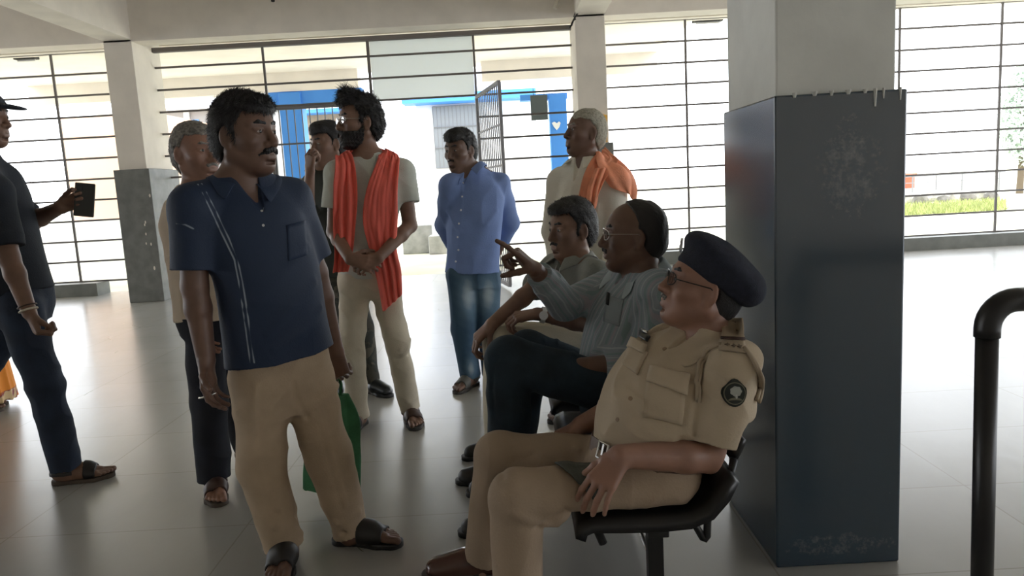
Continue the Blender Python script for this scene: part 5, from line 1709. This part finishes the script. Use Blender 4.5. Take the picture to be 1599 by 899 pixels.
# ---- tall man with the red scarf -------------------------------------------------------------
def scarf_man():
    P = Fig('tall bearded man in grey tee and cream trousers with red scarf round neck', .0045, SKB, G(606, 664), 'standing men')
    P.set(torso=ST((571, 432, 3.96, .152, .10, .10, -14), (573, 390, 3.96, .148, .102, .10, -14), (576, 340, 3.95, .158, .108, .10, -14), (578, 295, 3.95, .168, .10, .10, -14), (578, 268, 3.95, .14, .08, .09, -14), (576, 253, 3.95, .085, .066, .075, -14), (574, 240, 3.95, .066, .06, .066, -14)),
          sh=two((527, 272, 3.90), (628, 268, 3.98)), el=two((522, 362, 3.90), (640, 352, 3.96)), wr=two((546, 404, 3.73), (592, 402, 3.74)),
          hip=two((554, 440, 3.96), (598, 438, 3.99)), kn=two((550, 545, 3.92), (622, 540, 3.96)), an=two((560, 652, 3.98), (641, 643, 4.03)),
          toe=(-12, 18), sole=(.02, .02),
          hand=[dict(fwd=V(.9, -.15, -.25), pn=V(.2, .9, -.4), curl=(30, 40, 25)), dict(fwd=V(-.85, -.2, -.30), pn=V(-.2, .8, -.5), curls=[(30, 40, 25), (34, 44, 25), (38, 46, 25), (42, 48, 25)], spread=4)],
          H=headframe(A(562, 192, 3.95), -58, 1, 0, 1.06), headopt=dict(nose=1.05))
    P.body(neck=(.058, .054))
    M = mat('grey_tee', (.52, .55, .50), .85, noise=.05, nscale=10, bump=.25, bscale=160)
    F = P.shirt('short', .58, r0=.066, r1=.073, amp=.005, fr=(22, 22, 10), seed=51, neckr=.064)
    P.garment('t_shirt', F, M)
    T = P.trousers(hipst=ST((575, 462, 3.98, .135, .09, .10, -12), (575, 440, 3.97, .158, .105, .11, -12), (574, 415, 3.97, .150, .10, .10, -12)), rt=.084, rk=.066, rc_=.058, cut=(.97, .95), amp=.006, seed=53, fr=(20, 20, 16))
    T.disp.append(crease([hit(T, 625, 545), hit(T, 640, 530)], .008, .012)); T.disp.append(crease([hit(T, 618, 560), hit(T, 645, 548)], -.007, .012))
    T.disp.append(crease([hit(T, 636, 628), hit(T, 652, 620)], .008, .010)); T.disp.append(crease([hit(T, 530, 555), hit(T, 562, 545)], .008, .010))
    P.garment('trousers', T, mat('cream_drill', (.60, .54, .43), .85, noise=.06, nscale=10, bump=.3, bscale=150))
    RED = mat('red_scarf', (.85, .16, .12), .8, noise=.1, nscale=14, bump=.45, bscale=140, stretch=(3, 3, .6))
    p = [A(598, 240, 4.03), A(606, 244, 3.93), A(604, 262, 3.86), A(596, 300, 3.83), A(594, 345, 3.83), A(598, 390, 3.82), A(607, 430, 3.82), A(613, 474, 3.84)]
    w_ = [V(.01, .04, .03), V(.05, .02, .0), V(.064, .0, .0), V(.080, .01, 0), V(.088, .01, 0), V(.07, .0, 0), V(.065, 0, .02), V(.055, 0, .045)]
    ribbon('scarf', p, w_, P.obj, P.org, RED, F, .012, 22, .010, 4, .005, 2)
    p = [A(548, 240, 4.03), A(541, 246, 3.92), A(540, 265, 3.85), A(540, 305, 3.82), A(538, 350, 3.82), A(537, 395, 3.82), A(532, 425, 3.83)]
    w_ = [V(-.01, .04, .03), V(-.042, .02, 0), V(-.052, 0, 0), V(-.062, 0, 0), V(-.058, 0, 0), V(-.046, 0, 0), V(-.04, 0, 0)]
    ribbon('scarf_tail', p, w_, P.obj, P.org, RED, F, .012, 16, .009, 3, .005, 5)
    p = [A(548, 242, 4.0), A(560, 238, 4.06), A(574, 237, 4.08), A(588, 238, 4.06), A(600, 242, 4.0)]
    ribbon('scarf_neck', p, [V(0, .01, .03)] * 5, P.obj, P.org, RED, F, .008, 8, .005, 2, .006, 7)
    hs = hair_shape(P.H, top=.024, hl=.074, side=.026, thick=.010, amp=.004, fr=(60, 60, 60), seed=9, front=.028, lift=.018)
    hp, MM, s = P.H
    cap_face('hair', P, hs, HRB, .0045, 6000, .024, .0012, .7, .8)
    eye_pair(P.H, P.obj, P.org, WHT, IRI); brow_pair(P.H, P.obj, P.org, HRB)
    beard(P.B, P.H, P.obj, P.org, HRB, .009)
    moustache(P.H, P.obj, P.org, HRB, .007, .03)
    glasses(P.H, P.obj, P.org, FRG, GLS, .024, .72, .0016)
    make_footwear('sandal', 'sandal', P.an[0], -12, False, P.obj, P.org, .005, BLK, SOLE)
    make_footwear('sandal', 'sandal', P.an[1], 18, True, P.obj, P.org, .005, BRN, SOLE)


# ---- man in the blue shirt -------------------------------------------------------------------
def blue_man():
    P = Fig('man in blue button shirt and faded jeans with hands behind back', .0048, SKD, G(745, 606), 'standing men')
    P.set(torso=ST((737, 424, 4.63, .172, .118, .118, -16), (739, 380, 4.63, .172, .128, .115, -16), (741, 335, 4.63, .178, .128, .112, -16), (741, 305, 4.63, .18, .108, .105, -16), (739, 284, 4.63, .14, .085, .09, -16), (736, 272, 4.63, .085, .068, .076, -16), (734, 261, 4.63, .068, .06, .066, -16)),
          sh=two((703, 290, 4.58), (781, 287, 4.67)), el=two((694, 350, 4.72), (796, 348, 4.76)), wr=two((716, 400, 4.82), (778, 392, 4.84)),
          hip=two((719, 432, 4.62), (759, 430, 4.66)), kn=two((723, 512, 4.60), (764, 510, 4.66)), an=two((735, 590, 4.68), (769, 588, 4.72)),
          toe=(-30, 10), sole=(.02, .02),
          hand=[dict(fwd=V(.9, .1, -.2), pn=V(0, -1, 0), curl=(25, 35, 25)), dict(fwd=V(-.8, .1, -.3), pn=V(0, -1, .1), curl=(25, 35, 25))],
          H=headframe(A(719, 236, 4.62), -36, -6, 0, 1.02), headopt=dict(jaw=1.08, cheek=1.1))
    P.body(neck=(.062, .058))
    M = mat('blue_shirt', (.17, .25, .50), .8, noise=.06, nscale=10, bump=.3, bscale=150)
    F = P.shirt('long', .62, r0=.066, r1=.060, cuff=.05, amp=.006, fr=(20, 20, 12), seed=61, neckr=.066, vneck=((724, 268), (723, 285), .022))
    F.disp.append(crease([hit(F, 700, 330), hit(F, 712, 355), hit(F, 720, 362)], .009, .012)); F.disp.append(crease([hit(F, 775, 330), hit(F, 760, 350)], .007, .014))
    F.disp.append(crease([hit(F, 722, 290), hit(F, 720, 350), hit(F, 712, 420)], .003, .010))
    P.garment('shirt', F, M)
    nb = P.torso[-1][0]; hp, MM, s = P.H
    collar('collar', nb + V(0, 0, -.006), hp(-.02, 0, -.05) - nb + V(0, .02, .05), face(-20)[0], .07, P.obj, P.org, M, openf=24, stand=.032, fall=.048, point=.035, drop=.045, F=F)
    buttons(F, P, [(723, 286), (722, 307), (720, 328), (717, 349), (715, 370), (716, 390), (712, 408)], mat('white_button', (.75, .77, .8), .3), .0062)
    JN = mat('faded_denim', (.045, .10, .155), .85, noise=.1, nscale=8, bump=.3, bscale=170)
    FR = [(A(731, 462, 4.5), .055), (A(762, 462, 4.5), .055), (A(736, 575, 4.6), .03)]
    def pat(Pt):
        v = np.zeros(Pt.shape[1], F4)
        for c, r in FR:
            d = (Pt[0] - c[0]) ** 2 + ((Pt[2] - c[2]) * .42) ** 2
            v = np.maximum(v, np.exp(-d / (r * r)))
        return np.where(Pt[1] < P.hip[0][1] + .01, v, 0) * .9 + .05 * sn(Pt, (40, 40, 40), 6)
    JM = attr_mat('worn_denim', (.03, .07, .12), [(0, (.030, .072, .125)), (.5, (.10, .17, .24)), (1, (.40, .47, .52))], .85, bump=.3)
    T = P.trousers(hipst=ST((740, 448, 4.65, .145, .10, .11, -14), (739, 430, 4.65, .165, .112, .115, -14), (738, 405, 4.65, .16, .11, .11, -14)), rt=.09, rk=.074, rc_=.066, cut=(.95, .95), amp=.006, seed=63, fr=(20, 20, 16))
    P.garment('jeans', T, JM, {'pat': pat})
    cap_face('hair', P, hair_shape(P.H, top=.018, hl=.062, side=.024, thick=.009, amp=.002, fr=(60, 60, 60), seed=12, front=.012), HRB, .0048)
    eye_pair(P.H, P.obj, P.org, WHT, IRI); brow_pair(P.H, P.obj, P.org, HRB); moustache(P.H, P.obj, P.org, HRB, .005, .024)
    make_footwear('sandal', 'sandal', P.an[0], -30, False, P.obj, P.org, .005, mat('grey_strap', (.12, .12, .11), .6), SOLE)
    make_footwear('sandal', 'sandal', P.an[1], 10, True, P.obj, P.org, .005, mat('grey_strap', (.12, .12, .11), .6), SOLE)


# ---- man with a hand at his mouth ------------------------------------------------------------
def smoker():
    P = Fig('man in dark camouflage clothes holding a hand to his mouth', .0048, SKB, G(560, 622), 'standing men')
    P.set(torso=ST((526, 430, 4.60, .16, .11, .11, -25), (522, 385, 4.60, .155, .11, .11, -25), (518, 335, 4.60, .165, .115, .11, -25), (514, 298, 4.60, .168, .10, .10, -25), (512, 277, 4.60, .13, .08, .09, -25), (511, 266, 4.60, .08, .066, .072, -25), (511, 256, 4.60, .064, .058, .064, -25)),
          sh=two((488, 288, 4.54), (546, 284, 4.68)), el=two((480, 342, 4.38), (552, 350, 4.70)), wr=two((484, 268, 4.34), (540, 405, 4.62)),
          hip=two((510, 432, 4.58), (542, 430, 4.64)), kn=two((514, 515, 4.56), (566, 512, 4.62)), an=two((520, 598, 4.58), (580, 600, 4.66)),
          toe=(-20, 48), sole=(.025, .025),
          hand=[dict(fwd=V(.12, -.05, 1), pn=V(.5, .7, 0), curls=[(40, 60, 30), (45, 70, 35), (55, 75, 40), (60, 80, 40)], spread=3, thumb=(.8, .3, .5)), dict(fwd=V(0, -.1, -1), pn=V(-1, 0, 0), curl=(20, 30, 20))],
          H=headframe(A(512, 226, 4.60), -42, -4, 0, 1.02))
    P.body(bare=(False, False))
    def camo(name, cols, sc_):
        m = mat(name, cols[0], .85, bump=.3, bscale=150)
        nt = m.node_tree; b = nt.nodes['Principled BSDF']
        tc = nt.nodes.new('ShaderNodeTexCoord'); n = nt.nodes.new('ShaderNodeTexNoise'); n.inputs['Scale'].default_value = sc_; n.inputs['Detail'].default_value = 2
        r = nt.nodes.new('ShaderNodeValToRGB'); r.color_ramp.interpolation = 'CONSTANT'
        e = r.color_ramp.elements; e[0].position = 0; e[0].color = (*cols[0], 1); e[1].position = .45; e[1].color = (*cols[1], 1)
        x = e.new(.55); x.color = (*cols[2], 1)
        nt.links.new(tc.outputs['Object'], n.inputs[0]); nt.links.new(n.outputs[0], r.inputs[0]); nt.links.new(r.outputs[0], b.inputs['Base Color'])
        return m
    CM = camo('camouflage', [(.055, .05, .038), (.03, .032, .026), (.09, .08, .06)], 9)
    F = P.shirt('short', .72, r0=.064, r1=.066, amp=.005, fr=(22, 22, 10), seed=71, neckr=.062)
    P.garment('shirt', F, mat('dark_olive', (.032, .036, .030), .85, bump=.3, bscale=150))
    nb = P.torso[-1][0]; hp, MM, s = P.H
    collar('collar', nb + V(0, 0, -.004), hp(-.02, 0, -.05) - nb + V(0, 0, .05), face(-25)[0], .066, P.obj, P.org, mat('dark_olive', (.032, .036, .030), .85), openf=28, F=F)
    VS = S().add(loft(P.torso[:5], .012), .02)
    T = P.trousers(hipst=ST((526, 448, 4.62, .14, .10, .11, -20), (526, 430, 4.62, .16, .11, .11, -20), (524, 360, 4.61, .166, .122, .118, -24)), rt=.088, rk=.068, rc_=.056, cut=(.93, .93), amp=.005, seed=73)
    P.garment('trousers', T, CM)
    hs = hair_shape(P.H, top=.022, hl=.062, side=.024, thick=.010, amp=.0015, seed=14, front=.018)
    cap_face('hair', P, hs, HRB, .0048)
    eye_pair(P.H, P.obj, P.org, WHT, IRI); brow_pair(P.H, P.obj, P.org, HRB)
    for i, a in ((0, -20), (1, 48)):
        make_footwear('shoe', 'clog', P.an[i], a, i == 1, P.obj, P.org, .005, mat('black_clog', (.02, .024, .026), .35), BLK, 0, 1.05)


# ---- grey-haired man behind the navy polo ----------------------------------------------------
def grey_man():
    P = Fig('grey-haired man in pale shirt and dark trousers standing behind the navy polo man', .0045, SKM, A(345, 745, 3.2), 'standing men')
    P.set(torso=ST((332, 494, 3.20, .158, .11, .11, 30), (326, 440, 3.20, .155, .115, .11, 30), (320, 385, 3.19, .16, .115, .11, 30), (314, 340, 3.18, .162, .10, .10, 30), (311, 315, 3.18, .125, .08, .085, 30), (309, 302, 3.18, .08, .066, .072, 30), (308, 292, 3.18, .066, .06, .066, 30)),
          sh=two((288, 326, 3.12), (347, 322, 3.28)), el=two((292, 415, 3.12), (360, 410, 3.32)), wr=two((312, 492, 3.08), (365, 492, 3.26)),
          hip=two((318, 502, 3.18), (350, 500, 3.26)), kn=two((326, 628, 3.15), (366, 606, 3.36)), an=two((337, 756, 3.16), (388, 700, 3.60)),
          toe=(22, 82), sole=(.02, .02),
          hand=[dict(fwd=V(.1, -.1, -1), pn=V(1, 0, 0), curl=(20, 30, 20)), dict(fwd=V(.1, -.1, -1), pn=V(-1, 0, 0), curl=(20, 30, 20))],
          H=headframe(A(307, 240, 3.18), 56, -2, 0, 1.03))
    P.body()
    M = mat('pale_shirt', (.66, .55, .43), .85, noise=.05, nscale=10, bump=.3, bscale=150)
    F = P.shirt('short', .8, r0=.066, r1=.066, amp=.005, fr=(20, 20, 10), seed=81, neckr=.062)
    P.garment('shirt', F, M)
    nb = P.torso[-1][0]; hp, MM, s = P.H
    collar('collar', nb + V(0, 0, -.004), hp(-.02, 0, -.05) - nb + V(0, 0, .05), face(40)[0], .068, P.obj, P.org, M, openf=28, F=F)
    T = P.trousers(hipst=ST((334, 520, 3.22, .14, .10, .11, 30), (333, 500, 3.21, .155, .11, .11, 30), (332, 475, 3.20, .15, .105, .105, 30)), rt=.088, rk=.076, rc_=.072, cut=(.93, .93), amp=.006, seed=83, fr=(18, 18, 14))
    P.garment('trousers', T, mat('navy_trousers', (.014, .017, .028), .85, noise=.2, nscale=10, bump=.3, bscale=150))
    cap_face('hair', P, hair_shape(P.H, top=.010, hl=.066, side=.008, thick=.007, amp=.002, nape=.085), HRG, .0045, 4500, .012, .0009, .4)
    eye_pair(P.H, P.obj, P.org, WHT, IRI); brow_pair(P.H, P.obj, P.org, HRG); moustache(P.H, P.obj, P.org, HRG, .006, .026)
    make_footwear('sandal', 'sandal', P.an[0], 22, False, P.obj, P.org, .005, BRN, TANS)
    make_footwear('sandal', 'sandal', P.an[1], 82, True, P.obj, P.org, .005, BRN, TANS)


# ---- man in the cap at the left edge ---------------------------------------------------------
def cap_man():
    P = Fig('man in dark cap and navy tee striding in at the left edge with phone', .0045, SKB, G(40, 748), 'standing men')
    P.set(torso=ST((32, 456, 3.40, .16, .118, .13, 80), (17, 405, 3.40, .155, .118, .125, 80), (1, 350, 3.40, .165, .115, .125, 80), (-11, 300, 3.40, .17, .108, .115, 80), (-20, 268, 3.40, .14, .085, .095, 80), (-27, 252, 3.40, .085, .068, .076, 80), (-30, 240, 3.40, .068, .06, .068, 80)),
          sh=two((-8, 300, 3.22), (-8, 292, 3.58)), el=two((14, 402, 3.17), (50, 346, 3.66)), wr=two((46, 488, 3.14), (94, 324, 3.52)),
          hip=two((30, 482, 3.31), (28, 478, 3.48)), kn=two((72, 605, 3.32), (-38, 588, 3.52)), an=two((106, 738, 3.37), (-112, 690, 3.60)),
          toe=(104, 80), sole=(.02, .03),
          hand=[dict(fwd=V(.28, -.05, -.95), pn=V(.7, .7, .2), curl=(62, 70, 40), spread=2, thumb=(.85, .15, .45), tcurl=30), dict(fwd=V(.9, .15, .35), pn=V(.1, -.95, .1), curl=(30, 75, 45), thumb=(.8, .3, .4))],
          H=headframe(A(-28, 186, 3.40), 90, -4, 0, 1.03))
    P.body(arm=1.1)
    M = mat('dark_tee', (.018, .024, .036), .85, noise=.1, nscale=12, bump=.3, bscale=150)
    F = P.shirt('short', .84, r0=.07, r1=.07, amp=.006, fr=(18, 18, 10), seed=91, neckr=.064)
    P.garment('t_shirt', F, M)
    T = P.trousers(hipst=ST((34, 500, 3.40, .14, .11, .12, 82), (32, 475, 3.40, .16, .122, .125, 82), (30, 450, 3.40, .155, .118, .12, 82)), rt=.092, rk=.076, rc_=.066, cut=(.93, .9), amp=.006, seed=93, fr=(18, 18, 14))
    P.garment('jeans', T, mat('indigo_denim', (.018, .030, .058), .85, noise=.25, nscale=8, bump=.3, bscale=170))
    cap_face('hair', P, hair_shape(P.H, top=.004, hl=.2, side=.01, thick=.004, amp=.001), HRB, .005)
    hp, MM, s = P.H
    C = S()
    C.add(ell(hp(-.012, 0, .052), MM, (.114, .094, .084)), .01)
    C.add(half(hp(0, 0, .052), -MM[2]), .006, 'i')
    f2 = nrm(MM[0] - MM[2] * .12); u2 = nrm(MM[2] + MM[0] * .12)
    C.add(ell(hp(.105, 0, .056), np.stack([f2, MM[1], u2]), (.085, .075, .012)), .012)
    cap_face('cap', P, C, mat('cap_navy', (.022, .026, .036), .85, bump=.4, bscale=200))
    eye_pair(P.H, P.obj, P.org, WHT, IRI); brow_pair(P.H, P.obj, P.org, HRB)
    c = P.wr[0]; d = nrm(P.wr[0] - P.el[0])
    x = nrm(np.cross(d, V(0, 1, 0))); y = np.cross(d, x)
    for q, rad in ((-.012, .0045), (-.030, .003)):
        MB().tube([c + d * q + (x * math.cos(t) + y * math.sin(t)) * (.034 if q > -.02 else .036) for t in np.linspace(0, 2 * math.pi, 21)], rad, 8).build('bracelet', mat('pale_bracelet', (.68, .62, .52), .5) if q > -.02 else BRN, P.obj, P.org)
    make_footwear('sandal', 'sandal', P.an[0], 104, False, P.obj, P.org, .0045, BLK, TANS)
    make_footwear('sandal', 'sandal', P.an[1], 80, True, P.obj, P.org, .005, BLK, TANS, .0)
    q = A(132, 312, 3.50)
    f_ = nrm(V(.16, .05, 1)); x_ = nrm(V(1, .25, -.17)); n_ = np.cross(f_, x_)
    ph = empty('phone', q); tag(ph, 'dark phone held out in the hand of the capped man', 'phone')
    MB().obox(q, (x_, n_, f_), (.043, .006, .078)).build('case', mat('phone_black', (.03, .032, .03), .4), ph, q, bevel=.005)
    MB().obox(q + n_ * .0065, (x_, n_, f_), (.039, .0008, .072)).build('screen', mat('phone_glass', (.02, .022, .025), .1), ph, q)
    MB().obox(q - n_ * .0072 + f_ * .055 - x_ * .02, (x_, n_, f_), (.012, .0015, .014)).build('camera_bump', mat('phone_glass', (.02, .022, .025), .1), ph, q, bevel=.001)


# ---- figure in the orange sari at the very edge ----------------------------------------------
def sari_woman():
    P = Fig('person in orange sari at the far left edge, only the hem in view', .006, SKB, G(-52, 640), 'standing people')
    c = V(G(-40, 640)[0], G(-40, 640)[1], 0)
    f_, l_, u_ = face(95)
    R = lambda a, b, z: c + f_ * a + l_ * b + V(0, 0, z)
    P.set(torso=[(R(0, 0, .92), .165, .12, .13, 95), (R(.01, 0, 1.02), .14, .11, .11, 95), (R(.0, 0, 1.18), .15, .12, .10, 95), (R(-.01, 0, 1.28), .15, .10, .10, 95), (R(-.02, 0, 1.34), .11, .08, .08, 95), (R(-.02, 0, 1.38), .064, .06, .064, 95)],
          sh=(R(-.02, -.17, 1.29), R(-.02, .17, 1.29)), el=(R(-.03, -.21, 1.04), R(.0, .21, 1.04)), wr=(R(.12, -.19, .88), R(.16, .14, .95)),
          hip=(R(0, -.09, .86), R(0, .09, .86)), kn=(R(.03, -.09, .47), R(.0, .09, .47)), an=(R(.03, -.09, .09), R(-.03, .09, .09)),
          toe=(95, 95), sole=(.02, .02),
          hand=[dict(fwd=V(.8, 0, -.5), pn=V(-.3, .2, -.8), curl=(20, 30, 20)), dict(fwd=V(.9, 0, -.2), pn=V(-.1, .2, -1), curl=(20, 30, 20))],
          H=headframe(R(-.0, 0, 1.53), 95, 0, 0, .98))
    P.body()
    OR = mat('sari_orange', (.85, .28, .015), .7, noise=.1, nscale=10, bump=.3, bscale=120)
    F = P.shirt('short', .6, r0=.06, r1=.058, amp=.004, seed=5, neckr=.06)
    T = S().add(loft([(R(.01, 0, .055), .24, .235, .19, 95), (R(.01, 0, .35), .22, .20, .17, 95), (R(.0, 0, .75), .19, .15, .16, 95), (R(0, 0, .98), .165, .13, .135, 95), (R(0, 0, 1.10), .15, .12, .115, 95)]), .02)
    T.disp.append(folds(.014, (26, 26, 1.5), 15))
    P.garment('sari_blouse', F, mat('blouse_red', (.35, .05, .03), .8))
    def pat(Pt):
        return np.where(Pt[2] < .12, .5 + .5 * sn(Pt, (90, 90, 90), 4), 0)
    P.garment('sari_skirt', T, attr_mat('sari_print', (.85, .28, .015), [(0, (.85, .28, .015)), (.35, (.5, .10, .02)), (.55, (.22, .03, .06)), (.8, (.75, .55, .3))], .7), {'pat': pat})
    path = [R(.12, -.12, .95), R(.14, -.02, 1.1), R(.12, .09, 1.24), R(.02, .13, 1.36), R(-.1, .12, 1.25), R(-.15, .10, .95), R(-.17, .10, .6)]
    ribbon('sari_drape', path, [V(.02, .0, .10), V(.0, .06, .08), V(0, .08, .03), V(.02, .08, 0), V(0, .1, 0), V(0, .12, 0), V(0, .13, 0)], P.obj, P.org, OR, None, .01, 14, .008, 3, .004, 3)
    HH = hair_shape(P.H, top=.012, hl=.07, side=.02, thick=.008, amp=.001)
    HH.add(ell(P.H[0](-.12, 0, -.02), P.H[1], (.04, .045, .045)), .02)
    cap_face('hair', P, HH, HRB, .006)
    eye_pair(P.H, P.obj, P.org, WHT, IRI); brow_pair(P.H, P.obj, P.org, HRB, .003)
    for i in (0, 1):
        make_footwear('sandal', 'sandal', P.an[i], 95, i == 1, P.obj, P.org, .005, mat('maroon_strap', (.12, .02, .03), .5), TANS)


# ------------------------------------------------------------------ bench, bag
def bench():
    xb = .36
    o = empty('waiting_bench', (xb, 2.7, 0)); tag(o, 'black steel row of waiting seats beside the big dark pillar', 'bench'); bo = V(*o.location)
    bev = .006
    for i, yc in enumerate((2.15, 2.70, 3.26)):
        # moulded seat shell: profile in x,z swept across the seat width
        prof = [(.136, .322), (.148, .348), (.18, .362), (.26, .358), (.36, .354), (.45, .358), (.50, .378), (.535, .42), (.56, .47)]
        vs = []; n = len(prof)
        ws = 9
        for k in range(ws):
            t = 2 * k / (ws - 1) - 1
            for x, z in prof:
                vs.append((x, yc + t * .235, z - (.0 if abs(t) < .99 else .010)))
        f = grid_faces(ws, n)
        so = mesh_np('seat', np.array(vs), f[:, ::-1], M_black, o, bo)
        md = so.modifiers.new('solid', 'SOLIDIFY'); md.thickness = .030; md.offset = 1
        bprof = [(.577, .485), (.592, .510), (.602, .532), (.606, .548)]
        vs = []
        for k in range(ws):
            t = 2 * k / (ws - 1) - 1
            for x, z in bprof:
                vs.append((x + .02 - .02 * (1 - t * t), yc + t * .15, z - (.012 if abs(t) > .99 else 0)))
        so = mesh_np('backrest', np.array(vs), grid_faces(ws, 4), M_black, o, bo)
        md = so.modifiers.new('solid', 'SOLIDIFY'); md.thickness = .015; md.offset = 0
        for sgn_ in (-1, 1):
            y = yc + sgn_ * .17
            MB().tube([V(.195, y, .325), V(.20, y, .31), V(.218, y, .262)], .0125, 10).build('front_bracket', M_black, o, bo, smooth=True)
            MB().tube([V(.45, y, .32), V(.475, y, .31), V(.50, y, .262), V(.507, y, .258), V(.512, y, .265), V(.514, y, .31), V(.53, y, .36), V(.575, y, .42), V(.592, y, .49)], .011, 10).build('back_bracket', M_black, o, bo, smooth=True)
    MB().box((.34, 1.95, .282), (.40, 3.5, .318)).build('beam', M_black, o, bo, bevel=.004)
    for y in (2.02, 3.42):
        MB().box((.348, y - .02, .03), (.393, y + .02, .285)).build('leg', M_black, o, bo, bevel=.004)
        MB().box((.14, y - .02, 0), (.60, y + .02, .03)).build('foot_bar', M_black, o, bo, bevel=.006)
    MB().tube([V(.405, 2.04, .05), V(.405, 3.4, .05)], .010, 10).build('stretcher', M_chrome, o, bo, smooth=True)


def bag():
    org = A(520, 760, 2.86)
    st = [(A(519, 766, 2.97), .12, .03, .03, 0), (A(519, 735, 2.97), .117, .04, .04, 0), (A(520, 690, 2.96), .11, .045, .045, 0), (A(524, 642, 2.94), .09, .03, .03, 0), (A(528, 614, 2.92), .04, .018, .018, 0)]
    T = S().add(loft(st), .02)
    T.disp.append(folds(.008, (26, 26, 6), 3))
    v, q = nets(T, .005)
    o = mesh_np('cloth_bag', v, q, mat('green_cloth', (.05, .19, .085), .8, noise=.2, nscale=12, bump=.3, bscale=120), None, org)
    tag(o, 'green cloth bag hanging behind the navy polo man\'s leg', 'bag')
    for s_ in (-1, 1):
        MB().tube([A(526 + 5 * s_, 618, 2.92), A(527 + 6 * s_, 600, 2.89), A(527 + 3 * s_, 592, 2.83)], .006, 8).build('bag_handle', mat('green_strap', (.025, .14, .05), .8), o, org)


for fn in (polo_man, officer, pointer, grey_sitter, old_man, scarf_man, blue_man, smoker, grey_man, cap_man, sari_woman, bench, bag):
    fn()
